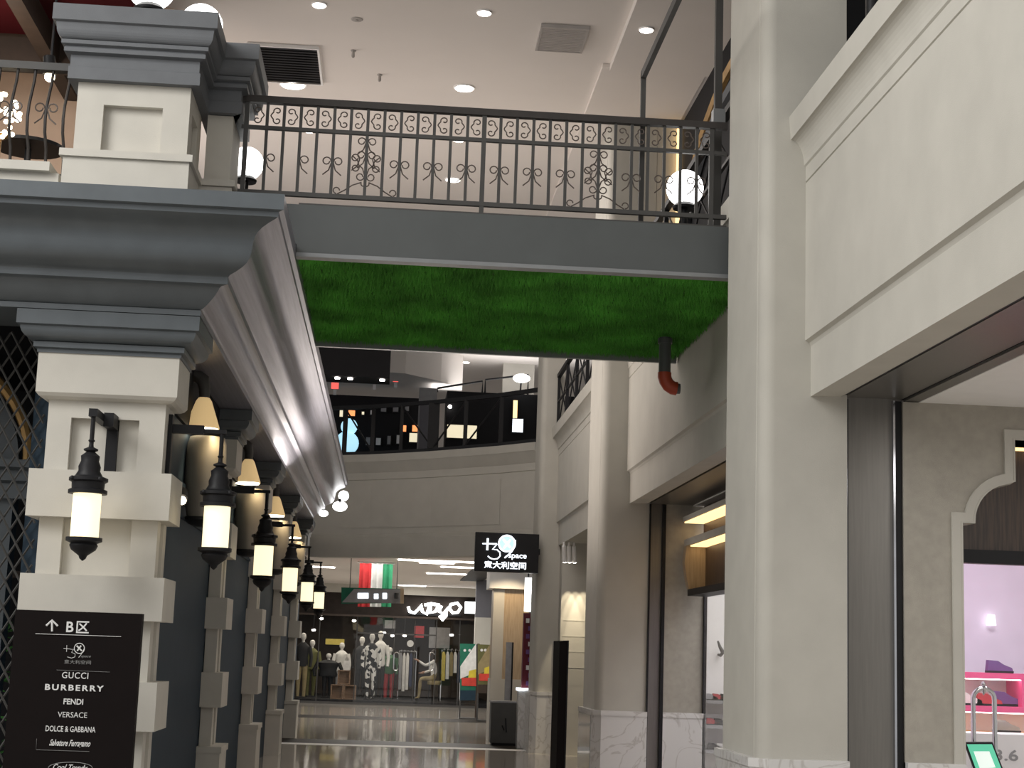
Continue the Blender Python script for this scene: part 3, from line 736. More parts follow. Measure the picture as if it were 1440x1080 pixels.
# ================================================================== FOOTBRIDGE
YN, YFAR = 12.42, 16.25
ZB, ZT = 4.74, 5.155
xl, xr = XB+.752, XR-.0
br = thing('footbridge', 'grey steel footbridge with green turf underside crossing to the right building', 'bridge', (.9, 14.3, ZB))
MB().prism([(xl, ZB+.02), (xr+.30, ZB+.02), (xr+.30, ZT), (-1.16, ZT), (-1.16, 4.83), (xl, 4.83)], 'y', YN, YN+.05).build('near_beam', 'beam', br)
MB().box(-1.33, xl, 13.3, YFAR-.05, 4.83, ZT).box(-1.16, xl, YN+.05, 13.3, 4.83, ZT).build('landing', 'beam', br)
MB().box(xl, xr+.30, YN-.012, YN+.10, ZB-.012, ZB+.02).build('near_lip', 'lip', br)
MB().box(xl, xr+.30, YFAR-.05, YFAR, ZB-.02, ZB+.3).build('far_beam', 'lip', br)
MB().box(xl, xr+.30, YN+.05, YFAR-.05, ZB+.06, ZB+.16).build('deck_underside', 'grass_base', br)
MB().box(xl, xr+.30, YN+.05, YFAR-.05, ZT-.06, ZT).build('deck', 'beam', br)
# hanging turf blades
rng = np.random.default_rng(5); N = 60000
X0 = rng.uniform(xl, xr+.30, N); Y0 = rng.uniform(YN+.1, YFAR-.06, N); A = rng.uniform(0, 2*PI, N); Ln = rng.uniform(.035, .075, N)
W_ = .0055; dx, dy = np.cos(A)*W_, np.sin(A)*W_; lx, ly = rng.normal(0, .018, N), rng.normal(0, .018, N); zt = ZB+.062
V = np.empty((N, 3, 3)); V[:, 0] = np.stack([X0-dx, Y0-dy, np.full(N, zt)], 1); V[:, 1] = np.stack([X0+dx, Y0+dy, np.full(N, zt)], 1); V[:, 2] = np.stack([X0+lx, Y0+ly, zt-Ln], 1)
V -= np.array(br.location)
me = bpy.data.meshes.new('turf'); me.vertices.add(3*N); me.vertices.foreach_set('co', V.reshape(-1)); me.loops.add(3*N); me.loops.foreach_set('vertex_index', np.arange(3*N, dtype=np.int32))
me.polygons.add(N); me.polygons.foreach_set('loop_start', np.arange(0, 3*N, 3, dtype=np.int32)); me.update(); me.validate()
me.materials.append(M['grass'])
o = bpy.data.objects.new('turf', me); C.objects.link(o); o.parent = br; tag(o, 'artificial green grass covering the bridge underside', kind='stuff')

YR = YN+.03
rl = thing('bridge_railing', 'dark wrought iron railing with scrollwork along the footbridge', 'railing', (.6, YR, ZT))
x_l, x_r = -1.34, XR+.02
MB().box(x_l, x_r, YR-.03, YR+.03, 5.985, 6.04).build('top_rail', 'iron', rl)
MB().box(x_l, x_r, YR-.016, YR+.016, 5.765, 5.795).build('middle_rail', 'iron_grey', rl)
MB().box(x_l, x_r, YR-.02, YR+.02, 5.225, 5.26).build('bottom_rail', 'iron_grey', rl)
MB().box(xl, x_r, YR-.03, YR+.02, ZT, ZT+.012).build('base_strip', 'iron_grey', rl)
xs0 = at(373, 215, y=YR).x; STEP = .1343
bar_me = None; xs_list = []
x = xs0
while x < XR-.02: xs_list.append(x); x += STEP
for i, x in enumerate(xs_list):
    if i == 13: continue
    if bar_me is None:
        b = MB().box(x-.012, x+.012, YR-.012, YR+.012, 5.26, 5.985).build('baluster', 'iron_grey', rl); bar_me = b.data; bx0 = x
    else:
        b = bpy.data.objects.new('baluster', bar_me); C.objects.link(b); b.parent = rl; b.location = (x-bx0, 0, 0)
for x in (at(345, 200, y=YR).x, xs_list[13], at(1000, 240, y=YR).x):
    MB().box(x-.018, x+.018, YR-.018, YR+.018, (4.96 if x < -1.2 else ZT), 5.985).build('post', 'iron_grey', rl)
def three(cx, cz, y, mx):
    """a 3-shaped double curl"""
    pts = []
    for a in range(-150, 200, 25):
        f = (a+150)/350; rr = .018+.014*f
        pts.append((cx+mx*(-.004+rr*math.cos(math.radians(180-a))*-1), y, cz+.036+rr*math.sin(math.radians(a))))
    up_ = [(cx+mx*px_, y, cz+pz_) for (px_, pz_) in spiral3]
    return up_
spiral3 = []
for k in range(0, 13):                                   # upper curl from its eye outwards
    a = math.radians(-60+k*32); rr = .010+.0018*k
    spiral3.append((-.014+rr*math.cos(a), .040+rr*math.sin(a)))
spiral3 += [(.012, .018), (.030, .0), (.012, -.018)]
low = [(px_, -pz_) for (px_, pz_) in spiral3[:13]][::-1]
# order the upper curl so that it ends on the bar side
spiral3 = []
for k in range(0, 14):
    a = math.radians(200-k*26); rr = .011+.0017*k
    spiral3.append((-.010+rr*math.cos(a), .038+rr*math.sin(a)))
spiral3 = [(-.012+(.012+.0016*k)*math.cos(math.radians(-20+26*(13-k))), .040+(.012+.0014*k)*math.sin(math.radians(-20+26*(13-k)))) for k in range(14)]
spiral3 += [(.034, .012), (.040, 0), (.034, -.012)]
spiral3 += [(px_, -pz_) for (px_, pz_) in spiral3[:14][::-1]]
cache = {}
def shared(key, maker, x, z):
    if key not in cache:
        o = maker(); cache[key] = (o, x, z); return o
    s0, sx, sz = cache[key]
    o = bpy.data.objects.new('scroll', s0.data); C.objects.link(o); o.parent = rl; o.location = (x-sx, 0, z-sz); return o
for i in range(-1, len(xs_list)-1):
    xm = xs0+(i+.5)*STEP; mx = 1 if (i % 2) else -1
    if xm < x_l+.05: continue
    shared(('three', mx), lambda: MB().tube(three(xm, 5.885, YR, mx), .0055, 5).build('scroll', 'scroll', rl, True), xm, 5.885)
ORN = (6, 20)
for i in range(0, len(xs_list), 2):
    x = xs_list[i]
    if i in ORN:
        for mx in (-1, 1):
            for (ox, oz, s_, fl_) in ((.0, 5.70, 1.0, 1), (.0, 5.585, 1.0, 1), (.045, 5.56, 1.0, 1), (.045, 5.50, .9, -1), (.0, 5.43, 1.0, -1)):
                pts = [(p[0], p[1], 2*oz-p[2]) if fl_ < 0 else p for p in curl(x+mx*ox, oz, YR, s_*1.25, mx=mx)]
                MB().tube(pts, .0055, 5).build('scroll', 'scroll', rl, True)
            pts = [(x+mx*(.012+.02*math.cos(math.radians(a))), YR, 5.36+.02*math.sin(math.radians(a))) for a in range(-140, 60, 30)]
            pts += [(x+mx*.10, YR, 5.345), (x+mx*.16, YR, 5.30), (x+mx*.22, YR, 5.265)]
            MB().tube(pts, .0055, 5).build('scroll', 'scroll', rl, True)
            MB().tube([(x+mx*(.225+.025*math.cos(math.radians(a))), YR, 5.295+.025*math.sin(math.radians(a))) for a in range(-90, 200, 30)], .0055, 5).build('scroll', 'scroll', rl, True)
        continue
    for mx in ((1,) if i in (0, 2) else (-1, 1)):
        shared(('curl', mx), lambda: MB().tube(curl(x, 5.52, YR, 1.35, mx=mx), .0055, 5).build('scroll', 'scroll', rl, True), x, 5.52)

# steel frame rising from the bridge
sf = thing('bridge_gantry', 'slender grey steel frame rising from the bridge towards the street entrance', 'steel frame', (1.92, YN+.1, ZT))
a0 = at(905, 103, y=YN+.12); a1 = at(908, 300, y=YN+.12)
MB().box(a0.x-.02, a0.x+.02, YN+.10, YN+.14, ZT, a0.z).build('upright', 'iron_grey', sf)
MB().box(a0.x-.02, a0.x+.02, 9.2, YN+.14, a0.z-.05, a0.z+.02).build('roof_bar', 'iron_grey', sf)
a2 = at(1008, 150, y=YN+.3)
MB().box(a2.x-.035, a2.x+.025, YN+.20, YN+.26, ZT, 8.2).build('upright', 'iron_grey', sf)
MB().box(a2.x-.05, a2.x+.05, YN+.18, YN+.28, 6.10, 6.22).build('joint', 'lip', sf)

# drain pipe under the bridge
py_ = 14.9; px_ = at(935, 500, y=py_).x; pz_ = at(937, 527, y=py_).z
dp = thing('drain_pipe', 'grey drain pipe with orange elbow hanging under the footbridge', 'pipe', (px_, py_, pz_))
MB().tube([(px_, py_, ZB-.02), (px_, py_, pz_)], .058, 14).build('pipe', 'pipe', dp, True)
MB().tube([(px_, py_, ZB-.03), (px_, py_, ZB-.08)], .07, 14).build('collar', 'pipe', dp, True)
MB().tube([(px_, py_, pz_+.02), (px_, py_, pz_-.02), (px_+.012, py_, pz_-.06), (px_+.04, py_, pz_-.10), (px_+.08, py_, pz_-.125), (px_+.12, py_, pz_-.13)], .066, 14).build('elbow', 'orange_pipe', dp, True)
MB().tube([(px_+.12, py_, pz_-.13), (px_+.15, py_, pz_-.13)], .05, 14).build('spout', 'pipe', dp, True)

# ================================================================== CEILING FITTINGS
dl = [(449, 6, 8), (681, 17, 8), (909, 41, 8), (412, 118, 17), (653, 123, 13), (435, 183, 7), (645, 196, 5), (637, 252, 10), (655, 509, 5)]
dlab = 'recessed downlight in the open field of ceiling above the bridge railing'
for i, (px, py, r) in enumerate(dl):
    zz = ZC
    if px == 909: zz = ZC-.09
    q = at(px, py, z=zz); rr = max(.07, r*q.y/2250)
    t = thing('downlight', {449: 'small recessed downlight beside the flat smoke detector', 681: 'small recessed downlight beside the pale grey vent', 909: 'small recessed downlight in the lowered ceiling beside the steel gantry', 412: 'large recessed downlight just behind the dark slatted vent', 655: 'small recessed downlight beyond the footbridge above the dark upper shop'}.get(px, dlab), 'downlight', (q.x, q.y, zz), 'recessed downlights in the high ceiling')
    MB().lathe([(rr*1.2, -.015), (rr*1.25, 0)], (q.x, q.y, zz), 24).build('trim_ring', 'white', t)
    MB().lathe([(rr, -.022), (rr, -.015)], (q.x, q.y, zz), 24).build('lens', 'down', t)
def vent(pxs, label, dark):
    (x0, y0), (x1, y1) = pxs
    a = at(x0, y1, z=ZC); b = at(x1, y0, z=ZC); xa_, xb__ = min(a.x, b.x), max(a.x, b.x); ya, yb = min(a.y, b.y), max(a.y, b.y)
    t = thing('ceiling_vent', label, 'vent', ((xa_+xb__)/2, (ya+yb)/2, ZC))
    fr = 'white' if dark else 'vent'
    for q in ((xa_-.025, xb__+.025, ya-.025, ya), (xa_-.025, xb__+.025, yb, yb+.025), (xa_-.025, xa_, ya, yb), (xb__, xb__+.025, ya, yb)):
        MB().box(q[0], q[1], q[2], q[3], ZC-.04, ZC).build('frame', fr, t)
    MB().box(xa_, xb__, ya, yb, ZC-.01, ZC).build('backing', 'black' if dark else 'vent', t)
    n = 14
    for i in range(n):
        y = ya+(yb-ya)*(i+.5)/n
        MB().box(xa_, xb__, y-.02, y+.02, ZC-.035, ZC-.012).build('slat', 'slat_dark' if dark else 'vent', t)
vent(((362, 66), (446, 110)), 'dark slatted air vent in the high ceiling above the narrow pier', True)
vent(((756, 38), (826, 66)), 'pale grey slatted air vent in the high ceiling', False)
for (px, py, lb) in ((497, 71, 'small sprinkler with short pipe on the high ceiling'), (502, 27, 'flat round smoke detector on the high ceiling'), (534, 105, 'tiny dark sprinkler head on the high ceiling')):
    q = at(px, py, z=ZC); t = thing('ceiling_sensor', lb, 'sensor', q)
    MB().lathe([(.012, -.09 if 'flat' not in lb else -.02), (.02, -.07 if 'flat' not in lb else -.018), (.016, -.02 if 'flat' not in lb else -.012), (.03 if 'flat' not in lb else .06, -.01), (.035 if 'flat' not in lb else .07, 0)], (q.x, q.y, ZC), 14).build('head', 'vent', t, True)

# ================================================================== FAR END: curved balcony
pth = [at(px, py, z=5.63) for (px, py) in ((440, 641), (481, 640), (520, 639), (560, 637), (605, 634.5), (650, 631), (700, 627), (752, 621.5))]
pth = [Vector((p.x, p.y, 0)) for p in pth]
def nrm(i):
    a = pth[max(i-1, 0)]; b = pth[min(i+1, len(pth)-1)]; t_ = (b-a).normalized(); return Vector((t_.y, -t_.x, 0))
def stat(i, d=0.0):
    n_ = nrm(i); return lambda p, z: tuple(pth[i]+n_*(p+d)+Vector((0, 0, z)))
STT = [stat(i) for i in range(len(pth))]
wb = struct('wall_balcony', MB().sweep([(0, 5.63), (0, 5.48), (-.03, 5.45), (-.10, 5.28), (-.12, 5.26), (-.12, 5.12), (-.135, 5.11), (-.12, 5.10), (-.12, 4.0), (-.09, 3.98), (-.09, 3.93), (-.06, 3.92), (-.06, 3.52), (-.5, 3.52), (-.5, 5.63)], STT), 'plaster',
            'curved plaster balcony front closing the street', smooth=True)
MB().sweep([(.006-.12, 5.00), (.006-.12, 4.12), (-.11, 4.12), (-.11, 5.00)], [stat(i) for i in range(1, len(pth)-1)]).build('raised_panel', 'plaster', wb)
br2 = thing('balcony_railing', 'black cross-braced railing along the curved balcony', 'railing', (pth[4].x, pth[4].y, 5.63))
MB().sweep([(-.10, 5.63), (-.04, 5.63), (-.04, 5.70), (-.10, 5.70)], STT).build('bottom_rail', 'black', br2)
MB().sweep([(-.10, 6.60), (-.04, 6.60), (-.04, 6.68), (-.10, 6.68)], STT).build('top_rail', 'black', br2)
for i, wd in ((1, .05), (2, .04), (3, .035), (4, .11), (5, .04), (6, .04)):
    c = pth[i]+nrm(i)*-.07
    MB().box(c.x-wd, c.x+wd, c.y-.03, c.y+.03, 5.70, 6.62).build('post', 'black', br2)
for i in range(1, 6):
    a = pth[i]+nrm(i)*-.07; b = pth[i+1]+nrm(i+1)*-.07
    if i in (1, 3, 4, 5): MB().tube([(a.x, a.y, 5.7), (b.x, b.y, 6.6)] if i in (4, 5) else [(a.x, a.y, 6.6), (b.x, b.y, 5.7)], .018, 6).build('brace', 'black', br2)
# upper far shop
YU = 37.5
us = struct('wall_upper_far', MB().box(-9, .85, YU, YU+.2, 5.6, 7.55).box(1.15, 9, YU-1.0, YU+.2, 5.6, 7.6), 'dark', 'dark upper shop behind the curved balcony')
struct('trim_2', MB().box(-9, 9, 33.6, YU+.2, 5.2, 5.6), 'dark', 'floor slab of the upper far shop')
a = at(590, 545, y=36.3); b = at(612, 620, y=36.3)
gc = thing('glass_pier', 'pale grey glazed pier between the dark upper shops', 'pier', ((a.x+b.x)/2, 36.4, 5.6))
MB().box(a.x, b.x, 36.3, 36.6, 5.6, a.z).build('shaft', 'cloth_grey', gc)
MB().box(a.x+.03, b.x-.03, 36.28, 36.3, 5.65, a.z-.4).build('glass_pane', 'panel_grey', gc)
fr_ = thing('awning_frame', 'thin dark frame on top of the dark upper shop', 'frame', (2.2, 36.0, 7.6))
for (p, q) in (((616, 545), (680, 535)), ((684, 533), (745, 526))):
    A_ = at(p[0], p[1], y=36.2); B_ = at(q[0], q[1], y=36.2)
    MB().tube([(A_.x, 36.6, 7.58), (A_.x, 36.6, A_.z+.05), (B_.x, 36.6, B_.z+.05), (B_.x, 36.6, 7.58)], .025, 6).build('hoop', 'black', fr_)
def flat(name, label, cat, px, mt, Y, group=None, dep=.03):
    a = at(px[0], px[1], y=Y); b = at(px[2], px[3], y=Y)
    o = MB().box(a.x, b.x, Y, Y+dep, b.z, a.z).build(name, mt); return tag(o, label, cat, group)
def panel(name, label, cat, px, mt, Y, group=None, frame='black'):
    """a lit panel with its frame, mounted at depth Y"""
    a = at(px[0], px[1], y=Y); b = at(px[2], px[3], y=Y)
    t = thing(name, label, cat, ((a.x+b.x)/2, Y, b.z), group)
    MB().box(a.x-.02, b.x+.02, Y, Y+.05, b.z-.02, a.z+.02).build('frame', frame, t)
    MB().box(a.x, b.x, Y-.012, Y, b.z, a.z).build('panel', mt, t)
    return t
q1 = at(491, 600, y=36.4); q2 = at(488, 620, y=36.4)
t = thing('snowman_light', 'pale blue glowing snowman figure in the dark upper shop', 'figure', (q2.x, 36.4, q2.z-.36))
MB().sphere((q1.x, 36.4, q1.z), .19, 20, 12).build('head', 'cyan', t, True)
MB().sphere((q2.x, 36.4, q2.z-.05), .27, 20, 12).build('body', 'cyan', t, True)
MB().lathe([(.2, 5.6), (.2, q2.z-.3)], (q2.x, 36.4, 0), 16).build('pedestal', 'black', t)
for i, (px, lb) in enumerate((((466, 538, 476, 547), 'red hanging sign by the left end of the balcony'), ((521, 532, 532, 540), 'red hanging sign over the middle of the dark shop'), ((553, 529, 560, 537), 'small red hanging sign near the pale pier'))):
    a = at(px[0], px[1], y=36.6); b = at(px[2], px[3], y=36.6)
    t = thing('hanging_sign', lb, 'sign', ((a.x+b.x)/2, 36.6, b.z), 'red hanging signs of the upper shop')
    MB().box(a.x, b.x, 36.58, 36.62, b.z, a.z).build('board', 'red_glow', t)
    MB().tube([((a.x+b.x)/2, 36.6, a.z), ((a.x+b.x)/2, 36.6, 8.3)], .008, 5).build('rod', 'black', t)
    MB().box((a.x+b.x)/2-.03, (a.x+b.x)/2+.04, 36.58, 36.62, b.z-.14, b.z-.02).build('tag', 'print_white', t)
k_ = 0
for (px, mt) in (((478, 577, 482, 586), 'cream_glow'), ((490, 577, 499, 585), 'orange_glow'), ((509, 579, 512, 583), 'cream_glow'), ((521, 577, 525, 583), 'print_white'), ((536, 571, 543, 579), 'cloth_grey'),
                 ((553, 569, 560, 579), 'cloth_grey'), ((570, 567, 575, 578), 'cloth_grey'), ((515, 615, 520, 626), 'cloth_grey'), ((529, 616, 535, 626), 'print_white'), ((545, 613, 549, 625), 'cloth_grey'), ((558, 612, 565, 624), 'print_white'),
                 ((563, 598, 571, 607), 'orange_glow'), ((580, 598, 587, 607), 'orange_glow'), ((576, 609, 589, 622), 'cream_glow')):
    desc = {'cream_glow': 'cream', 'orange_glow': 'orange', 'print_white': 'white', 'cloth_grey': 'grey'}[mt]
    panel('shop_card', 'small %s product card on the dark upper shop wall' % desc, 'display card', px, mt, YU-.06, 'product cards of the dark upper shop')
panel('billboard', 'cream lit billboard behind the curved balcony railing', 'billboard', (629, 597, 670, 617), 'cream_glow', 36.45)
panel('menu_light', 'bright white lit panel near the third pilaster upstairs', 'light panel', (721, 589, 735, 608), 'sign_white', 36.45)
panel('light_strip', 'warm vertical light strip of the upper shop doorway', 'light strip', (722, 563, 727, 588), 'led', 36.45)
q = at(735, 529, y=36.0)
t = thing('canopy_lamp', 'large glowing white lamp above the dark upper shop', 'lamp', (q.x, 36.1, 7.6))
MB().sphere((q.x, 36.3, q.z), .2, 18, 10, .5).build('shade', 'globe', t, True)
MB().tube([(q.x, 36.6, 7.58), (q.x, 36.35, q.z)], .02, 6).build('stem', 'black', t)
q = at(633, 571, y=36.3)
t = thing('spot_bulb', 'tiny white bulb on the dark upper shop wall', 'bulb', (q.x, 36.4, q.z))
MB().sphere((q.x, 36.4, q.z), .045, 10, 8).build('bulb', 'down', t); MB().tube([(q.x, 36.4, q.z), (q.x, 36.5, q.z)], .02, 6).build('base', 'black', t)
# dark bulkhead and curved soffit below the ceiling
a = at(448, 527, y=30.6); b = at(548, 527, y=30.6)
bk = struct('trim_3', MB().box(a.x-1.2, b.x, 30.6, 31.4, a.z, ZC), 'dark', 'dark bulkhead hanging from the ceiling')
for px in (475, 493, 538):
    q = at(px, 525, y=30.9); MB().lathe([(.05, -.03), (.05, 0)], (q.x, 30.8, a.z), 12).build('light', 'down', bk)
sof = [at(px, py, z=7.8) for (px, py) in ((452, 522), (520, 520), (570, 524), (620, 535), (650, 546))]
cs = MB()
cs.prism([(p.x, p.y) for p in sof]+[(sof[-1].x, 46), (-8, 46), (-8, sof[0].y)], 'z', 7.78, ZC)
struct('trim_4', cs, 'ceiling', 'curved cream soffit under the far ceiling')
struct('trim_5', MB().box(at(708, 510, y=38).x, at(752, 510, y=38).x, 38, 38.3, 5.6, ZC), 'plaster', 'cream pier behind the upper shop')

# ================================================================== FAR END: lower street
ZL = 3.56
lc = struct('ceiling_rear', MB().prism([(p.x, p.y+.25) for p in pth]+[(6, pth[-1].y+.25), (6, 51), (-6, 51), (-6, pth[0].y+.25)], 'z', ZL, ZL+.2), 'ceiling', 'low white ceiling of the rear street')
for (px0, px1, py, yy) in ((590, 640, 791, 1), (620, 690, 797, 1), (560, 690, 787, 1), (600, 690, 806, 1), (560, 600, 823, 1), (440, 470, 797, 1)):
    a = at(px0, py, z=ZL-.01); b = at(px1, py, z=ZL-.01)
    MB().box(a.x, b.x, a.y-.12, a.y+.12, ZL-.02, ZL).build('strip_light', 'down', lc)
MB().box(at(655, 808, z=ZL).x, at(672, 808, z=ZL).x+.3, 36, 43, ZL-.03, ZL-.004).build('dark_slot', 'black', lc)
YS = 49.0
x0s, x1s = -4.2, 3.3
fa = struct('wall_shop_fascia', MB().box(x0s-2, 5, YS-.1, YS+.3, 2.62, 3.30), 'fascia_dark', 'black fascia over the glass clothes shop')
MB().box(x0s-2, 5, YS-.16, YS-.1, 2.60, 2.66).build('bottom_trim', 'brown', fa)
MB().box(x0s-2, 5, YS-.25, YS+.3, 3.30, ZL).build('cove', 'plaster', fa)
struct('wall_shop_back', MB().box(x0s-2, 5, 55, 55.2, 0, 3.5).box(x0s-2, x0s, YS+.3, 55, 0, 3.5).box(4.6, 4.8, YS+.3, 55, 0, 3.5), 'brown', 'dark back wall of the clothes shop')
struct('ceiling_shop', MB().box(x0s-2, 5, YS+.3, 55, 2.95, 3.1), 'dark', 'dark ceiling of the clothes shop')
struct('trim_6', MB().box(x0s, 3.3, YS+.2, 55, 0, .12), 'dark', 'raised dark floor of the clothes shop')
# glass front: panes, posts, doors
gx = [at(p, 930, y=YS).x for p in (410, 447, 500, 553, 582, 612, 645, 672)]
for i in range(len(gx)-1):
    MB().box(gx[i]+.02, gx[i+1]-.02, YS, YS+.012, .06, 2.6).build('pane', 'glass', fa)
    MB().box(gx[i]-.012, gx[i]+.012, YS-.02, YS+.03, 0, 2.62).build('glass_joint', 'iron_grey', fa)
MB().box(gx[0], gx[-1], YS-.03, YS+.04, 0, .06).build('sill', 'iron_grey', fa)
MB().box(gx[2], gx[5], YS-.02, YS+.03, 2.10, 2.14).build('transom', 'iron_grey', fa)
for px in (557, 607):
    q = at(px, 930, y=YS-.06); pts = []
    for k in range(25):
        a = 2*PI*k/24; pts.append((q.x+.07*math.cos(a), YS-.06, q.z+(.20 if math.sin(a) >= 0 else -.20)+.07*math.sin(a)))
    MB().tube(pts, .016, 6).build('door_handle', 'chrome', fa, True)
area('clothes_shop_light', (-.5, 51.0, 2.9), 5.0, 95, (1, .9, .75), sy=3)

# ---- clothes shop contents
def mannequin(px, Y, h, top, bottom, label, wide=1.0, base=.12):
    q = at(px, 950, y=Y); x = q.x
    t = thing('mannequin', label, 'mannequin', (x, Y, base), 'mannequins in the clothes shop')
    z = base; s = h/1.8
    MB().lathe([(.2, 0), (.2, .02), (.02, .03)], (x, Y, z), 16).build('stand', 'black', t)
    for sg in (-1, 1):
        MB().tube([(x+sg*.09, Y, z+.03), (x+sg*.095, Y, z+.45*s), (x+sg*.085, Y, z+.92*s)], [.05, .065, .09], 10).build('leg', bottom, t, True)
    mb = MB(); pr = [(.17, .86), (.185, .95), (.16, 1.1), (.19, 1.3), (.20, 1.42), (.12, 1.5), (.06, 1.54)]
    mb.lathe([(r*wide, zz*s) for r, zz in pr], (x, Y, z), 16); mb.v = [(v[0], Y+(v[1]-Y)*.65, v[2]) for v in mb.v]
    mb.build('jacket', top, t, True)
    for sg in (-1, 1):
        MB().tube([(x+sg*.20*wide, Y, z+1.42*s), (x+sg*.27*wide, Y-.03, z+1.12*s), (x+sg*.25*wide, Y-.10, z+.86*s)], [.065, .055, .045], 10).build('sleeve', top, t, True)
    MB().lathe([(.045, 1.52*s), (.045, 1.6*s), (.075, 1.64*s), (.085, 1.70*s), (.07, 1.77*s), (.02, 1.80*s)], (x, Y, z), 14).build('head', 'mannequin', t, True)
for a_ in ((424, 50.2, 1.95, 'cloth_black', 'cloth_khaki', 'mannequin in a black jacket and khaki trousers at the end of the shop window'),
           (437, 51.4, 1.75, 'cloth_olive', 'cloth_olive', 'mannequin dressed all in olive behind the shop window'),
           (461, 50.7, 1.35, 'cloth_black', 'cloth_black', 'short broad mannequin in a black cape beside the wooden crates', 1.6),
           (479, 52.0, 1.7, 'cloth_white', 'cloth_grey', 'mannequin in a white shirt standing behind the wooden crates'),
           (507, 51.3, 1.9, 'cloth_black', 'cloth_black', 'mannequin dressed all in black between crates and printed outfit'),
           (521, 50.0, 2.0, 'cloth_pattern', 'cloth_pattern', 'tall mannequin dressed all in black and white print'),
           (533, 51.0, 2.1, 'cloth_white', 'cloth_black', 'tall mannequin in white top and black trousers'),
           (547, 51.9, 1.6, 'cloth_green', 'cloth_red', 'mannequin in a green top and red trousers near the shop door')):
    mannequin(*a_[:6], *( (a_[6],) if len(a_) > 6 else ()))
def crate(px, Y, z, label):
    q = at(px, 950, y=Y); t = thing('wooden_crate', label, 'crate', (q.x, Y, z), 'wooden crates in the shop window')
    w_ = .17
    MB().box(q.x-w_, q.x+w_, Y+.12, Y+.14, z, z+.42).build('back_board', 'wood_crate', t)
    for sg in (-1, 1): MB().box(q.x+sg*w_-.02, q.x+sg*w_+.02, Y-.14, Y+.12, z, z+.42).build('side_board', 'wood_crate', t)
    for zz in (z, z+.40): MB().box(q.x-w_, q.x+w_, Y-.14, Y+.12, zz, zz+.03).build('shelf_board', 'wood_crate', t)
crate(475, 49.75, .12, 'lower wooden crate below the black cape'); crate(493, 49.75, .12, 'lower wooden crate below the white bag'); crate(484, 49.75, .56, 'upper wooden crate of the stack')
tq = at(494, 950, y=49.75)
t = thing('paper_bag', 'white paper bag on the upper wooden crate', 'bag', (tq.x-.12, 49.75, 1.0))
MB().box(tq.x-.25, tq.x-.05, 49.68, 49.82, .99, 1.28).build('bag_body', 'cloth_white', t)
MB().tube([(tq.x-.20, 49.75, 1.28), (tq.x-.18, 49.75, 1.36), (tq.x-.12, 49.75, 1.36), (tq.x-.10, 49.75, 1.28)], .006, 5).build('bag_handle', 'black', t)
def rack(px0, px1, Y, cols, label, zt=1.62):
    a = at(px0, 930, y=Y).x; b = at(px1, 930, y=Y).x
    t = thing('clothes_rack', label, 'clothes rack', ((a+b)/2, Y, .12))
    MB().tube([(a, Y, .12), (a, Y, zt), (b, Y, zt), (b, Y, .12)], .02, 8).build('rail_frame', 'chrome', t, True)
    for xx in (a, b): MB().box(xx-.03, xx+.03, Y-.22, Y+.22, .12, .15).build('foot', 'chrome', t)
    n = len(cols)
    for i, (c_, lb, ln) in enumerate(cols):
        x = a+(b-a)*(i+.5)/n; w_ = (b-a)/n*.42
        g = thing('garment', lb, 'garment', (x, Y, zt-ln), 'garments on the racks of the clothes shop')
        MB().prism([(x-w_*.9, zt-ln), (x-w_, zt-.18), (x-w_*.35, zt-.06), (x+w_*.35, zt-.06), (x+w_, zt-.18), (x+w_*1.05, zt-ln)], 'y', Y-.2, Y+.2).build('cloth', c_, g)
        MB().tube([(x, Y, zt-.06), (x, Y, zt+.02), (x+.02, Y, zt+.035)], .006, 5).build('hook', 'chrome', g)
rack(561, 585, 51.5, [('cloth_grey', 'grey garment on the rack between the shop doors', 1.2), ('cloth_white', 'long white garment on the rack between the shop doors', 1.25), ('cloth_white', 'second long white garment from the grey one between the doors', 1.2),
                      ('cloth_navy', 'navy garment on the rack between the shop doors', 1.1), ('cloth_black', 'black garment on the rack between the shop doors', 1.2)], 'chrome rack of white and dark clothes between the doors')
rack(621, 648, 51.0, [('cloth_yellow', 'yellow garment on the rack beside the poster', .95), ('cloth_white', 'white garment next to the yellow one beside the poster', .9), ('cloth_khaki', 'khaki garment on the rack beside the poster', .8),
                      ('cloth_white', 'white garment at the end of the rack beside the poster', .7), ('cloth_navy', 'navy garment on the rack beside the poster', 1.0)], 'chrome rack of yellow and pale clothes beside the poster', 1.7)
for (px, mt, lb) in (((540, 872, 556, 884), 'cloth_grey', 'grey picture high on the clothes shop wall'), ((583, 880, 596, 897), 'cloth_red', 'dark red picture high on the clothes shop wall'),
                     ((604, 882, 632, 912), 'cloth_grey', 'large grey poster on the clothes shop wall'), ((458, 898, 484, 907), 'cloth_yellow', 'long yellow cap shelf picture in the clothes shop')):
    panel('shop_picture', lb, 'picture', px, mt, 53.0+0*1, 'pictures in the clothes shop')
    a = at(px[0], px[1], y=53.0); b = at(px[2], px[3], y=53.0)
    o = [x for x in C.objects if x.get('label') == lb][0]
    MB().box((a.x+b.x)/2-.02, (a.x+b.x)/2+.02, 53.05, 55, (a.z+b.z)/2-.02, (a.z+b.z)/2+.02).build('wall_arm', 'black', o)
q = at(577, 905, y=53)
t = thing('round_logo', 'round white illuminated disc in the clothes shop', 'sign', (q.x, 53, q.z))
MB().tube([(q.x, 53.0, q.z), (q.x, 53.05, q.z)], .11, 20).build('disc', 'print_white', t); MB().tube([(q.x, 53.05, q.z), (q.x, 55, q.z)], .02, 6).build('wall_arm', 'black', t)
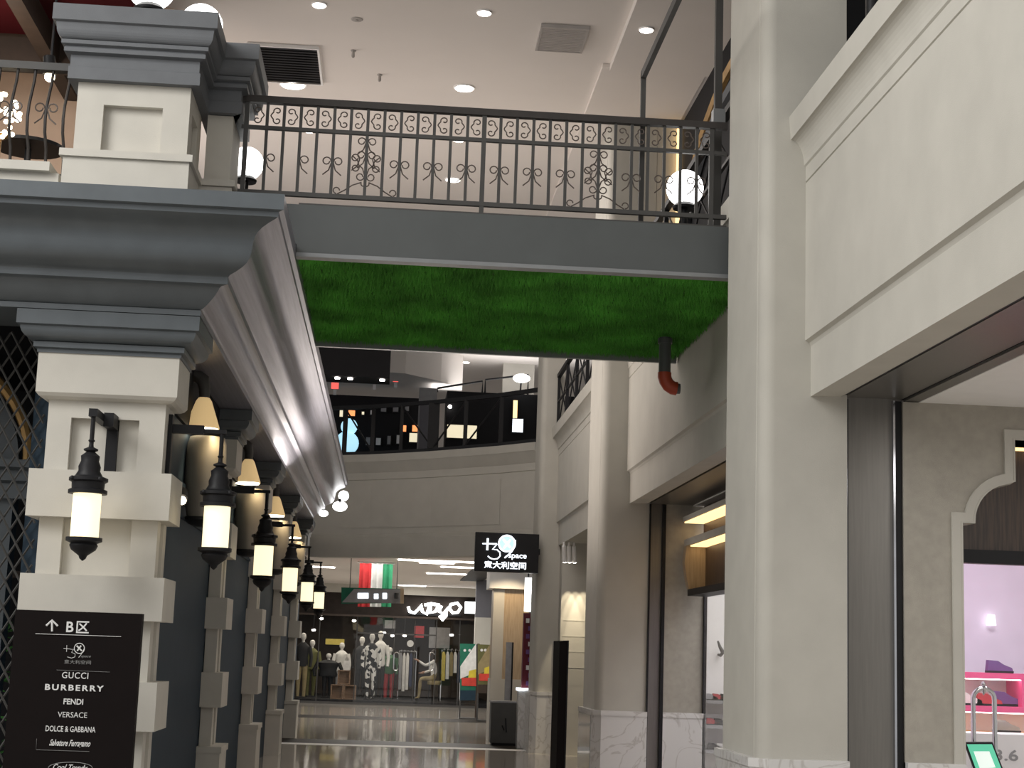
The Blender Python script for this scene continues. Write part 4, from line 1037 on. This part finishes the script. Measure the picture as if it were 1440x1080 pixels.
for (px, py) in ((452, 870), (441, 886), (498, 873), (540, 890), (552, 894), (569, 894), (635, 893)):
    q = at(px, py, y=51.5)
    t = thing('shop_spot', 'small white spotlight below the dark ceiling of the clothes shop', 'spotlight', (q.x, 51.5, q.z), 'spotlights in the clothes shop')
    MB().tube([(q.x, 51.5, q.z+.05), (q.x, 51.5, 2.95)], .012, 5).build('stem', 'black', t); MB().sphere((q.x, 51.5, q.z), .065, 10, 6, .6).build('lens', 'down', t)

# seated person on a stool
qx = at(611, 950, y=50.6).x; qy = 50.6
t = thing('stool', 'khaki padded stool in the clothes shop', 'stool', (qx, qy, .12))
MB().lathe([(.2, .50), (.215, .52), (.215, .6), (.2, .62)], (qx, qy, .12), 18).build('seat', 'cloth_khaki', t, True)
for sx_, sy_ in ((1, 1), (1, -1), (-1, 1), (-1, -1)): MB().tube([(qx+sx_*.13, qy+sy_*.13, .62), (qx+sx_*.17, qy+sy_*.17, .12)], .015, 6).build('leg', 'black', t)
J = {'pel': (0, 0, .84), 'wai': (-.01, 0, 1.0), 'che': (-.05, 0, 1.22), 'nec': (-.07, 0, 1.40), 'hea': (-.09, 0, 1.50), 'top': (-.09, 0, 1.62)}
E_ = [('pel', 'wai'), ('wai', 'che'), ('che', 'nec'), ('nec', 'hea'), ('hea', 'top')]
RD = {'pel': .14, 'wai': .125, 'che': .15, 'nec': .05, 'hea': .085, 'top': .075}
for s_, sg in (('l', -1), ('r', 1)):
    J['hip'+s_] = (-.06, sg*.09, .80); J['kne'+s_] = (-.43, sg*.10, .80 if sg < 0 else .78); J['ank'+s_] = (-.46, sg*.10, .22); J['toe'+s_] = (-.60, sg*.10, .155)
    J['sho'+s_] = (-.05, sg*.19, 1.31); E_ += [('pel', 'hip'+s_), ('hip'+s_, 'kne'+s_), ('kne'+s_, 'ank'+s_), ('ank'+s_, 'toe'+s_), ('che', 'sho'+s_)]
    RD.update({'hip'+s_: .095, 'kne'+s_: .065, 'ank'+s_: .045, 'toe'+s_: .035, 'sho'+s_: .065})
    arm = ((-.30, sg*.22, 1.20), (-.52, sg*.20, 1.34), (-.60, sg*.20, 1.38)) if sg < 0 else ((-.12, sg*.26, 1.05), (-.34, sg*.20, .97), (-.42, sg*.18, .95))
    for n_, p_, r_ in zip(('elb', 'wri', 'pal'), arm, (.048, .034, .03)): J[n_+s_] = p_; RD[n_+s_] = r_
    E_ += [('sho'+s_, 'elb'+s_), ('elb'+s_, 'wri'+s_), ('wri'+s_, 'pal'+s_)]
    for k, (dy, ln) in enumerate(((-.03, .07), (-.01, .085), (.01, .08), (.03, .065))):
        p_ = arm[2]; J['f%d%s' % (k, s_)] = (p_[0]-ln, p_[1]+dy, p_[2]+.012); RD['f%d%s' % (k, s_)] = .009; E_.append(('pal'+s_, 'f%d%s' % (k, s_)))
    p_ = arm[1]; J['th'+s_] = (p_[0]-.06, p_[1]-sg*.055, p_[2]+.03); RD['th'+s_] = .01; E_.append(('wri'+s_, 'th'+s_))
keys = list(J); me = bpy.data.meshes.new('person'); me.from_pydata([J[k] for k in keys], [(keys.index(a), keys.index(b)) for a, b in E_], [])
po = bpy.data.objects.new('person_tmp', me); C.objects.link(po); md = po.modifiers.new('skin', 'SKIN')
for i, k in enumerate(keys):
    sv = me.skin_vertices[0].data[i]; sv.radius = (RD[k], RD[k]); sv.use_root = (k == 'pel')
md2 = po.modifiers.new('sub', 'SUBSURF'); md2.levels = 1
bpy.context.view_layer.update()
bm_ = bpy.data.meshes.new_from_object(po.evaluated_get(bpy.context.evaluated_depsgraph_get())); bpy.data.objects.remove(po)
bm_.materials.clear()
for k in ('cloth_white', 'cloth_khaki', 'skin', 'black'): bm_.materials.append(M[k])
for p_ in bm_.polygons:
    c = p_.center
    p_.material_index = 2 if (c.z > 1.37 and c.x > -.3) or (c.x < -.50 and c.z > 1.2) or (c.x < -.30 and .9 < c.z < 1.05 and c.y > .1) else (1 if c.z < .93 else 0)
    if c.z < .2: p_.material_index = 3
    p_.use_smooth = True
per = thing('person', 'person in white top and khaki trousers seated in the clothes shop reaching out an arm', 'person', (qx, qy, .12))
bo = bpy.data.objects.new('body', bm_); C.objects.link(bo); bo.parent = per; bo.location = (0, 0, -.12)
hx = (qx-.09, qy, 0)
MB().lathe([(.06, 1.30), (.095, 1.40), (.10, 1.52), (.095, 1.62), (.05, 1.685), (.01, 1.70)], (qx-.055, qy, 0), 14).build('hair', 'hair', per, True)
MB().sphere((qx-.185, qy, 1.53), .016, 8, 6).build('nose', 'skin', per)
for sg in (-1, 1): MB().sphere((qx-.165, qy+sg*.035, 1.555), .01, 8, 6).build('eye', 'hair', per)

# ================================================================== SIGNS AND STREET FURNITURE
def fit_text(body, cx, cy, wpx, hpx, Y, parent, mt, name='lettering', shear=0.0, bold=0.0, space=1.0):
    """lettering fitted to a rectangle of the photograph, standing on the plane y=Y"""
    c = at(cx, cy, y=Y); l_ = at(cx-wpx/2, cy, y=Y); r_ = at(cx+wpx/2, cy, y=Y); W = r_.x-l_.x; Hh = abs(at(cx, cy-hpx/2, y=Y).z-at(cx, cy+hpx/2, y=Y).z)
    o = text_mesh(body, 1.0, (0, 0, 0), parent, mt, name, shear=shear, bold=bold, depth=.0, space=space)
    off = Vector(parent.matrix_basis.translation)
    if parent.parent is not None: off = off+Vector(parent.parent.matrix_basis.translation)
    co = np.empty(len(o.data.vertices)*3); o.data.vertices.foreach_get('co', co); co = co.reshape(-1, 3)
    lo, hi = co.min(0), co.max(0)
    n = (co-(lo+hi)/2)/np.maximum(hi-lo, 1e-6)
    co2 = np.stack([c.x-off.x+n[:, 0]*W, np.full(len(n), Y-off.y), c.z-off.z+n[:, 2]*Hh], 1)
    o.data.vertices.foreach_set('co', co2.reshape(-1)); o.data.update()
    return o
def stroke(pxs, wpx, Y, parent, mt, name='lettering'):
    pts = [at(a, b, y=Y) for a, b in pxs]; r = wpx*Y/F_PX/2
    return MB().tube(pts, r, 6).build(name, mt, parent, True)
# directory sign in front of the corner pillar
YD = 10.9
tl, trr = at(22, 857, y=YD), at(200, 863, y=YD)
ds = thing('directory_sign', 'dark brown standing shop directory with white brand names', 'sign', ((tl.x+trr.x)/2, YD, 0))
dsp = MB().box(tl.x, trr.x, YD, YD+.09, .06, tl.z).build('panel', 'sign_dark', ds)
MB().box(tl.x-.05, trr.x+.05, YD-.10, YD+.19, 0, .06).build('base', 'black', ds)
YT = YD-.004
def Z(zx, zy): return (20+zx/4.69, 850+zy/4.69)
def zt_(body, zx, zy, w_, h_, mt='print_white', **k): a, b = Z(zx, zy); return fit_text(body, a, b, w_/4.69, h_/4.69, YT, dsp, mt, **k)
stroke([Z(250, 178), Z(250, 108)], 3.0, YT, dsp, 'print_white', 'arrow'); stroke([Z(212, 140), Z(250, 104), Z(287, 142)], 3.0, YT, dsp, 'print_white', 'arrow')
zt_('B', 368, 148, 48, 70, bold=.02); zt_('区', 452, 150, 84, 80, bold=.015)
stroke([Z(140, 193), Z(705, 212)], .8, YT, dsp, 'print_white', 'rule')
stroke([Z(325, 290), Z(372, 294)], .8, YT, dsp, 'print_white'); stroke([Z(347, 268), Z(345, 312)], .8, YT, dsp, 'print_white')
stroke([Z(372, 296), Z(392, 296), Z(378, 316), Z(402, 326), Z(400, 346), Z(378, 354), Z(350, 346)], .8, YT, dsp, 'print_white')
a, b = Z(430, 290); stroke([(a+7.2*math.cos(k*PI/10), b+7.2*math.sin(k*PI/10)) for k in range(21)], 1.2, YT, dsp, 'print_white')
for k in (0, 1): stroke([Z(412+30*k, 272), Z(446-30*k, 306)], 2.2, YT, dsp, 'print_white')
stroke([Z(462, 290), Z(445, 325), Z(425, 350)], .8, YT, dsp, 'print_white')
zt_('space', 472, 346, 66, 16, mt='print_grey', shear=.3); zt_('意大利空间', 418, 380, 176, 26, mt='print_grey')
stroke([Z(280, 432), Z(630, 446)], .4, YT, dsp, 'print_grey', 'rule')
zt_('GUCCI', 402, 468, 174, 42, space=1.1, bold=.008)
zt_('BURBERRY', 397, 550, 388, 40, space=1.3, bold=.03)
zt_('FENDI', 390, 641, 130, 38, bold=.02)
zt_('VERSACE', 384, 728, 194, 36)
zt_('DOLCE & GABBANA', 372, 822, 330, 38, bold=.012)
zt_('Salvatore Ferragamo', 367, 920, 272, 56, shear=.5, bold=.02)
stroke([Z(148, 885), Z(144, 958), Z(495, 970)], .5, YT, dsp, 'print_grey', 'rule')
a, b = Z(370, 1078); stroke([(a+31*math.cos(k*PI/18), b+8*math.sin(k*PI/18)) for k in range(37)], .9, YT, dsp, 'print_grey', 'oval_outline')
zt_('Cool Trendy', 370, 1080, 230, 50, shear=.4, bold=.015)

# hanging black lit sign on the third pilaster
YK = 27.75
A_ = at(669, 748, y=YK); B_ = at(748, 806, y=YK)
hs = thing('projecting_sign', 'black projecting sign with glowing plus 39 space logo on the third pilaster', 'sign', (XR, YK, B_.z))
hsb = MB().box(A_.x, XR-.004, YK, YK+.18, B_.z, A_.z).build('box', 'black', hs)
MB().box(XR-.02, XR+.02, YK+.03, 28.0, A_.z-.35, A_.z-.25).build('bracket', 'black', hs)
YW = YK-.012
def K(zx, zy): return (660+zx/14.4, 740+zy/14.4)
for pl, w_ in (([(265, 352), (560, 355)], 26), ([(375, 245), (362, 485)], 40), ([(470, 365), (560, 365), (470, 470), (560, 475), (620, 530), (625, 600), (575, 655), (500, 668), (430, 650), (375, 605)], 26),
               ([(760+165*math.cos(k*PI/12), 350+165*math.sin(k*PI/12)) for k in range(25)], 30), ([(930, 280), (925, 400), (860, 510), (790, 580), (715, 640)], 28)):
    stroke([K(*p) for p in pl], w_/14.4, YW, hsb, 'sign_white', 'logo_stroke')
c_ = at(*K(760, 350), y=YW); MB().tube([(c_.x, YW+.004, c_.z), (c_.x, YW+.010, c_.z)], 150/14.4*YK/F_PX, 24).build('logo_disc', 'cyan', hsb)
for (u0, v0, u1, v1) in ((690, 270, 830, 430), (830, 280, 700, 440)): stroke([K(u0, v0), K(u1, v1)], 2.6, YW, hsb, 'sign_white', 'logo_stroke')
a, b = K(975, 628); fit_text('space', a, b, 365/14.4, 110/14.4, YW, hsb, 'sign_white', bold=.01)
a, b = K(725, 790); fit_text('意大利空间', a, b, 850/14.4, 150/14.4, YW, hsb, 'sign_white', bold=.02)

# hanging arrow sign and flag in the rear street
YA = 34.2
sg = thing('hanging_sign', 'grey and green hanging direction sign before the flag', 'sign', (at(524, 840, y=YA).x, YA, at(524, 850, y=YA).z))
def quad_board(pxs, Y, dep, mt, name, parent):
    pts = [at(a, b, y=Y) for a, b in pxs]
    return MB().prism([(p.x, p.z) for p in pts], 'y', Y, Y+dep).build(name, mt, parent)
quad_board([(480, 826), (563, 828), (563, 848), (480, 849)], YA+.03, .06, 'poster_green', 'back_board', sg)
quad_board([(498, 828), (563, 828.5), (563, 848.5), (481, 847)], YA, .03, 'cloth_grey', 'front_board', sg)
quad_board([(563, 827), (568, 827.5), (568, 848.5), (563, 848.5)], YA, .09, 'wood_light', 'end_board', sg)
for i, (px0, px1, py0, py1, tx) in enumerate(((503, 518, 834, 841.5, None), (526, 532, 835, 842, None), (538, 544, 834, 842, None))):
    quad_board([(px0, py0), (px1, py0), (px1, py1), (px0, py1)], YA-.012, .01, 'sign_white', 'lit_symbol', sg)
for px in (492, 558):
    q = at(px, 828, y=YA+.06); MB().tube([(q.x, YA+.06, q.z), (q.x, YA+.06, ZL)], .01, 5).build('rod', 'iron_grey', sg)
q = at(558, 838, y=YA-.01); MB().tube([(q.x, YA-.01, q.z-.06), (q.x, YA-.01, q.z+.06)], .05, 10).build('emblem', 'iron_grey', sg)
YFL = 35.0
fg = thing('flag', 'red white and green vertical flag hanging behind the direction sign', 'flag', (at(527, 850, y=YFL).x, YFL, at(527, 852, y=YFL).z))
for (a, b, mt) in ((503, 520, 'flag_red'), (520, 536, 'flag_white'), (536, 550, 'flag_green')):
    a0 = at(a, 853, y=YFL); b0 = at(b, 853, y=YFL); n = 6; top = ZL
    pts = [(a0.x+(b0.x-a0.x)*k/n, YFL+.02*math.sin(k*2.1+a)) for k in range(n+1)]
    MB().prism(pts+[(p[0], p[1]+.006) for p in pts[::-1]], 'z', a0.z, top-.06).build('stripe', mt, fg)
MB().tube([(at(500, 853, y=YFL).x, YFL, ZL-.05), (at(553, 853, y=YFL).x, YFL, ZL-.05)], .02, 8).build('pole', 'white', fg)

# glowing script over the clothes shop
sc = thing('script_sign', 'white glowing script lettering over the clothes shop', 'sign', (at(612, 860, y=YS-.25).x, YS-.2, at(612, 872, y=YS).z))
for pl in ([(574, 853), (576, 860), (583, 862), (589, 856), (592, 850), (594, 860), (600, 864), (604, 852), (606, 848), (605, 862), (612, 860), (616, 852), (619, 860)],
           [(597, 851), (606, 849), (618, 851)], [(621, 852), (617, 860), (624, 863), (629, 854), (627, 866), (622, 872), (618, 868), (628, 862)],
           [(632, 856), (637, 862), (644, 861), (648, 854), (643, 848), (634, 850), (631, 858)]):
    stroke(pl, 4.6, YS-.2, sc, 'script_glow', 'script_stroke')
MB().box(at(574, 860, y=YS).x, at(648, 860, y=YS).x, YS-.16, YS-.10, at(612, 866, y=YS).z, at(612, 863, y=YS).z).build('mounting_bar', 'black', sc)
panel('light_box', 'square white light box beside the glowing script', 'light box', (654, 846, 671, 863), 'script_glow', YS-.18)

# poster board and its dim mirror image
def poster(px, Y, label, mts):
    l_, t_, r_, b_ = px
    t = thing('poster_stand', label, 'poster', (at((l_+r_)/2, b_, y=Y).x, Y, 0), 'green food posters')
    quad_board([(l_, t_), (r_, t_+.7), (r_, b_), (l_, b_)], Y, .04, mts[0], 'board', t)
    w_ = r_-l_; h_ = b_-t_
    quad_board([(l_+w_*.95, t_+1), (r_-.3, t_+1), (r_-.3, t_+h_*.5), (l_+.3, t_+h_*.62), (l_+.3, t_+h_*.40)], Y-.006, .005, mts[1], 'white_band', t)
    quad_board([(l_+w_*.1, t_+h_*.60), (r_-.4, t_+h_*.60), (r_-.4, t_+h_*.75), (l_+w_*.1, t_+h_*.74)], Y-.012, .005, 'poster_red', 'red_banner', t)
    quad_board([(l_+w_*.55, t_+h_*.48), (r_-.5, t_+h_*.45), (r_-.5, t_+h_*.6), (l_+w_*.5, t_+h_*.6)], Y-.010, .003, 'poster_yellow', 'yellow_patch', t)
    for k in (.2, .5): 
        q = at(l_+w_*k+2, t_+h_*.12, y=Y-.006); MB().tube([(q.x, Y-.006, q.z), (q.x, Y-.001, q.z)], .035, 10).build('dot', 'print_white', t)
    quad_board([(l_, t_+h_*.82), (r_, t_+h_*.82), (r_, b_), (l_, b_)], Y-.006, .005, mts[2], 'navy_foot', t)
    a = at(l_, b_, y=Y); b = at(r_, b_, y=Y)
    MB().box(a.x, b.x, Y-.1, Y+.14, 0, .04).build('base', 'iron_grey', t)
    MB().box(a.x-.02, a.x+.02, Y, Y+.04, 0, a.z).build('leg', 'iron_grey', t); MB().box(b.x-.03, b.x+.03, Y-.01, Y+.05, 0, at(r_, t_, y=Y).z).build('post', 'brown', t)
poster((647, 905, 670, 985), 41.0, 'bright green and white food poster stand before the clothes shop', ('poster_green', 'flag_white', 'poster_navy'))
poster((672, 906, 689, 975), 40.0, 'dim reflection of the food poster beside the wooden column, built as a stand', ('cloth_olive', 'cloth_khaki', 'brown'))  # mirror image of the bright poster, modelled as a second stand in dimmer colours
# beige and grey blocks behind the posters
struct('wall_rear_right', MB().box(at(668, 880, y=42.5).x, 6, 42.5, 42.8, at(668, 906, y=42.5).z, at(668, 868, y=42.5).z), 'plaster', 'beige block above the posters')
bb = bpy.data.objects['wall_rear_right']
MB().box(at(668, 880, y=42.5).x, 6, 42.55, 42.8, at(668, 868, y=42.5).z, ZL).build('grey_panel', 'panel_grey', bb)
MB().box(at(690, 880, y=42.5).x, 6, 42.6, 42.8, 0, at(668, 906, y=42.5).z).build('lower_wall', 'wood_light', bb)

# wooden column
YC = 31.2
a = at(691, 950, y=YC); b = at(741, 950, y=YC)
wc = thing('clad_column', 'light wood clad column with pale base behind the grey bin', 'column', ((a.x+b.x)/2, YC+.3, 0))
zb_ = at(710, 955, y=YC).z; zt2 = at(710, 828, y=YC).z
MB().box(a.x, b.x, YC, YC+.7, zb_, zt2).build('wood_cladding', 'wood_light', wc)
MB().box(a.x-.02, b.x+.02, YC-.03, YC+.73, 0, zb_).build('stone_base', 'pillar', wc)
MB().box(a.x-.01, a.x+.20, YC-.02, YC, zb_, zt2).build('pale_edge', 'pillar', wc)
MB().box(a.x-.10, b.x+.3, YC-.1, YC+.9, zt2, 3.50).build('header', 'white', wc)
cl_ = bpy.data.lights.new('column_downlight', 'SPOT'); cl_.energy = 60; cl_.color = (1, .78, .5); cl_.spot_size = math.radians(110); cl_.shadow_soft_size = .1
co_ = bpy.data.objects.new('column_downlight', cl_); C.objects.link(co_); co_.location = (2.3, 30.5, 3.45)
# litter bin
YBn = at(710, 1049, z=0).y
a = at(690, 1020, y=YBn); b = at(731, 1020, y=YBn); zt3 = at(710, 986, y=YBn).z
bn = thing('litter_bin', 'grey square litter bin standing before the wooden column', 'bin', ((a.x+b.x)/2, YBn, 0))
MB().box(a.x, b.x, YBn, YBn+.42, .05, zt3-.03).build('body', 'iron_grey', bn)
MB().box(a.x-.012, b.x+.012, YBn-.012, YBn+.43, zt3-.03, zt3).build('lid', 'cloth_grey', bn)
MB().box(a.x+.03, b.x-.03, YBn+.03, YBn+.39, 0, .05).build('foot', 'black', bn)
for pl in ([(711, 1010), (712, 1030)], [(706, 1020), (709, 1027)]): stroke(pl, 2.2, YBn-.004, bn, 'black', 'printed_mark')
# slim stand behind the bin
a = at(712, 903, y=30.6); b = at(719, 985, y=30.6)
st_ = thing('slim_stand', 'slim lavender grey sign stand behind the litter bin', 'sign stand', ((a.x+b.x)/2, 30.6, 0))
MB().box(a.x, b.x, 30.6, 30.64, .03, a.z).build('panel', 'cloth_grey', st_); MB().box(b.x-.02, b.x+.01, 30.59, 30.65, .03, a.z).build('dark_edge', 'black', st_); MB().box(a.x-.06, b.x+.06, 30.52, 30.74, 0, .03).build('base', 'black', st_)
# maroon display column and lit tube sign beside the third pilaster
YM = 29.25
a = at(737, 862, y=YM); b = at(752, 968, y=YM)
mc = thing('maroon_display', 'maroon glittering display column beside the third pilaster', 'display', ((a.x+b.x)/2, YM+.1, 0))
MB().box(a.x, b.x, YM, YM+.2, b.z, a.z).build('column', 'maroon', mc)
MB().box(a.x-.06, b.x, YM-.06, YM+.26, 0, b.z-.05).build('base', 'marble', mc)
MB().box(a.x-.08, b.x, YM-.08, YM+.28, b.z-.05, b.z).build('lit_ledge', 'sign_white', mc)
for k in range(9):
    q = at(742+(k % 2)*3, 872+k*11, y=YM); MB().box(q.x-.03, q.x+.03, YM-.03, YM, q.z-.05, q.z+.03).build('sparkle', 'print_white' if k % 3 == 0 else 'purple', mc)
a = at(738, 812, y=YM); b = at(748, 860, y=YM)
ts = thing('tube_sign', 'white glowing vertical tube sign above the maroon display', 'sign', ((a.x+b.x)/2, YM, b.z))
MB().tube([((a.x+b.x)/2, YM+.1, b.z), ((a.x+b.x)/2, YM+.1, a.z)], .06, 12).build('tube', 'script_glow', ts, True)
MB().tube([((a.x+b.x)/2, YM+.1, a.z), ((a.x+b.x)/2, YM+.1, 3.52)], .015, 6).build('rod', 'black', ts)

# dark stand in front of the second pilaster
a = at(787, 901, y=15.2); b = at(800, 901, y=15.2)
td = thing('totem_stand', 'narrow dark totem sign standing before the second pilaster', 'sign stand', ((a.x+b.x)/2, 15.4, 0))
MB().box(a.x, b.x-.012, 15.2, 15.75, .03, a.z).build('panel', 'sign_dark', td)
MB().box(b.x-.012, b.x, 15.19, 15.76, .03, a.z+.005).build('dark_edge', 'black', td)
MB().box(a.x-.08, b.x+.08, 15.1, 15.85, 0, .03).build('base', 'black', td)

# ---------------- pink-shelved shop contents
YSH = 13.2
sw = thing('display_shelf', 'white display cabinet with pink shelf edges in the lavender shop', 'shelf', (4.9, YSH+.2, 0))
zz = [at(1390, y_, y=YSH).z for y_ in (946, 993, 1030)]
MB().box(3.75, 6.4, YSH+.34, YSH+.38, 0, zz[0]-.03).build('back_panel', 'white', sw)
for i, z_ in enumerate(zz):
    MB().box(3.75, 6.4, YSH, YSH+.34, z_-.05, z_).build('shelf_board', 'pink' if i < 2 else 'yellow', sw)
    if i < 2: MB().box(3.78, 6.36, YSH+.02, YSH+.05, z_-.058, z_-.05).build('light_strip', 'shelf_glow', sw)
MB().box(3.75, 6.4, YSH-.02, YSH+.34, 0, zz[2]-.05).build('base_cabinet', 'white', sw)
xx = at(1437, 970, y=YSH).x; MB().box(xx, xx+.04, YSH+.0, YSH+.34, zz[1], zz[0]-.05).build('divider', 'pink', sw)
def shoe(x, y, z, mt, label, s=1.0, g='small goods on the pink shelves'):
    t = thing('shoe', label, 'shoe', (x, y, z), g)
    MB().prism([(x-.11*s, z), (x+.11*s, z), (x+.115*s, z+.018*s), (x-.11*s, z+.018*s)], 'y', y-.035, y+.035).build('sole', 'black', t)
    MB().prism([(x-.11*s, z+.018*s), (x+.11*s, z+.018*s), (x+.10*s, z+.045*s), (x+.03*s, z+.07*s), (x-.02*s, z+.10*s), (x-.10*s, z+.105*s)], 'y', y-.032, y+.032).build('upper', mt, t)
shoe(at(1405, 940, y=YSH+.1).x, YSH+.1, zz[0], 'purple', 'purple shoe on the upper pink shelf')
shoe(at(1362, 988, y=YSH+.1).x, YSH+.1, zz[1], 'cloth_white', 'white shoe beside the doorway on the lower pink shelf')
shoe(at(1390, 988, y=YSH+.1).x, YSH+.1, zz[1], 'cloth_red', 'pink red shoe behind the steel arch on the lower pink shelf')
shoe(at(1412, 985, y=YSH+.16).x, YSH+.12, zz[1], 'purple', 'purple shoe next to the divider on the lower pink shelf', 1.2)
shoe(at(1436, 985, y=YSH+.16).x+.08, YSH+.12, zz[1], 'cloth_navy', 'navy shoe beyond the divider on the lower pink shelf')
shoe(at(1415, 1024, y=YSH+.1).x, YSH+.1, zz[2], 'cloth_grey', 'grey shoe on the yellow shelf')
# steel arch handle on a low white stand with the tablet before it
YH = 11.9
a = at(1369, 1030, y=YH); b = at(1399, 1030, y=YH); tp = at(1384, 968, y=YH)
hd = thing('steel_arch', 'brushed steel arch-shaped rail with pointed finial in the shop doorway', 'steel arch', ((a.x+b.x)/2, YH, 0))
rr = (b.x-a.x)/2; cx = (a.x+b.x)/2
MB().tube([(a.x, YH, 0.0), (a.x, YH, tp.z-rr)]+[(cx-rr*math.cos(k*PI/12), YH, tp.z-rr+rr*math.sin(k*PI/12)) for k in range(1, 12)]+[(b.x, YH, tp.z-rr), (b.x, YH, 0.0)], .019, 10).build('tube', 'chrome', hd, True)
MB().lathe([(.004, -.05), (.025, 0), (.012, .02), (.02, .035), (.004, .055)], (cx, YH, tp.z), 12).build('finial', 'chrome', hd, True)
wt = thing('white_counter', 'low white counter with printed numerals behind the tablet', 'counter', (4.7, 12.6, 0))
ztp = at(1390, 1032, y=12.4).z
MB().box(3.9, 6.2, 12.4, 12.8, .05, ztp).build('body', 'white', wt); MB().box(3.92, 6.18, 12.42, 12.78, 0, .05).build('foot', 'black', wt)
fit_text('3.6', 1415, 1062, 34, 16, 12.396, wt, 'print_grey', bold=.02)
YTb = 11.55
tb = thing('tablet_stand', 'tilted green screened tablet on a stand in the shop doorway', 'tablet', (at(1385, 1060, y=YTb).x, YTb, 0))
P_ = [at(1356, 1044, y=YTb), at(1396, 1044, y=YTb), at(1412, 1085, y=YTb-.03), at(1372, 1088, y=YTb-.03)]
MB().add([p for p in P_]+[p+Vector((0, .02, .004)) for p in P_], [(0, 1, 2, 3), (7, 6, 5, 4), (0, 4, 5, 1), (1, 5, 6, 2), (2, 6, 7, 3), (3, 7, 4, 0)]).build('bezel', 'black', tb)
ce = sum(P_, Vector((0, 0, 0)))/4
S_ = [ce+(p-ce)*.88+Vector((0, -.004, 0)) for p in P_]; MB().add(S_, [(0, 1, 2, 3)]).build('screen', emit('screen_glow', (.10, .5, .32), .7), tb)
S2 = [ce+(p-ce)*.55+Vector((0, -.007, -.015)) for p in P_]; MB().add(S2, [(0, 1, 2, 3)]).build('window', emit('screen_panel', (.8, .9, .85), .6), tb)
MB().tube([(ce.x, YTb+.03, 0), (ce.x, YTb+.03, ce.z-.02)], .02, 8).build('post', 'chrome', tb); MB().lathe([(.14, 0), (.14, .015), (.03, .03)], (ce.x, YTb+.03, 0), 18).build('base', 'chrome', tb)
q = at(1394, 872, y=14.55); t = thing('wall_lamp', 'small white lamp on the lavender wall', 'lamp', (q.x, 14.57, q.z))
MB().prism([(q.x-.035, q.z-.05), (q.x+.035, q.z-.05), (q.x+.022, q.z+.05), (q.x-.022, q.z+.05)], 'y', 14.52, 14.58).build('shade', 'small_glow', t); MB().box(q.x-.015, q.x+.015, 14.58, 14.6, q.z-.02, q.z+.02).build('mount', 'white', t)

# ---------------- shoe shop behind the first pilaster
YB2 = 18.6
s2 = thing('wall_shelving', 'white shelving with shoes in the bright shoe shop', 'shelf', (4.6, 20.2, 0))
zl = [at(1000, y_, y=20.2).z for y_ in (985, 1020, 1055)]
for z_ in zl: MB().box(4.0, 6.0, 20.2, 20.6, z_-.04, z_).build('shelf_board', 'cloth_grey', s2)
MB().box(3.98, 4.04, 20.2, 20.6, 0, zl[0]+.4).build('side_panel', 'white', s2)
for i, z_ in enumerate(zl):
    for j in range(4):
        px = 1000+j*11+i*3; mt = ('cloth_grey', 'cloth_red', 'cloth_black', 'cloth_white')[(i+j) % 4]
        shoe(at(px, 980, y=20.35).x, 20.35, z_, mt, '%s shoe on the %s shelf of the bright shoe shop' % ({'cloth_grey': 'grey', 'cloth_red': 'red', 'cloth_black': 'black', 'cloth_white': 'white'}[mt], ('top', 'middle', 'lowest')[i]), .8, 'shoes in the bright shoe shop')
q = at(1016, 915, y=20.3)
t = thing('wall_hook', 'dark curved hook ornament on the white shoe shop wall', 'ornament', (q.x, 20.55, q.z))
MB().tube([(q.x-.03, 20.45, q.z+.12), (q.x-.01, 20.42, q.z+.05), (q.x+.03, 20.42, q.z-.02), (q.x+.02, 20.5, q.z-.06), (q.x+.01, 20.6, q.z-.05)], [.012, .02, .028, .02, .015], 8).build('hook', 'iron_grey', t, True)
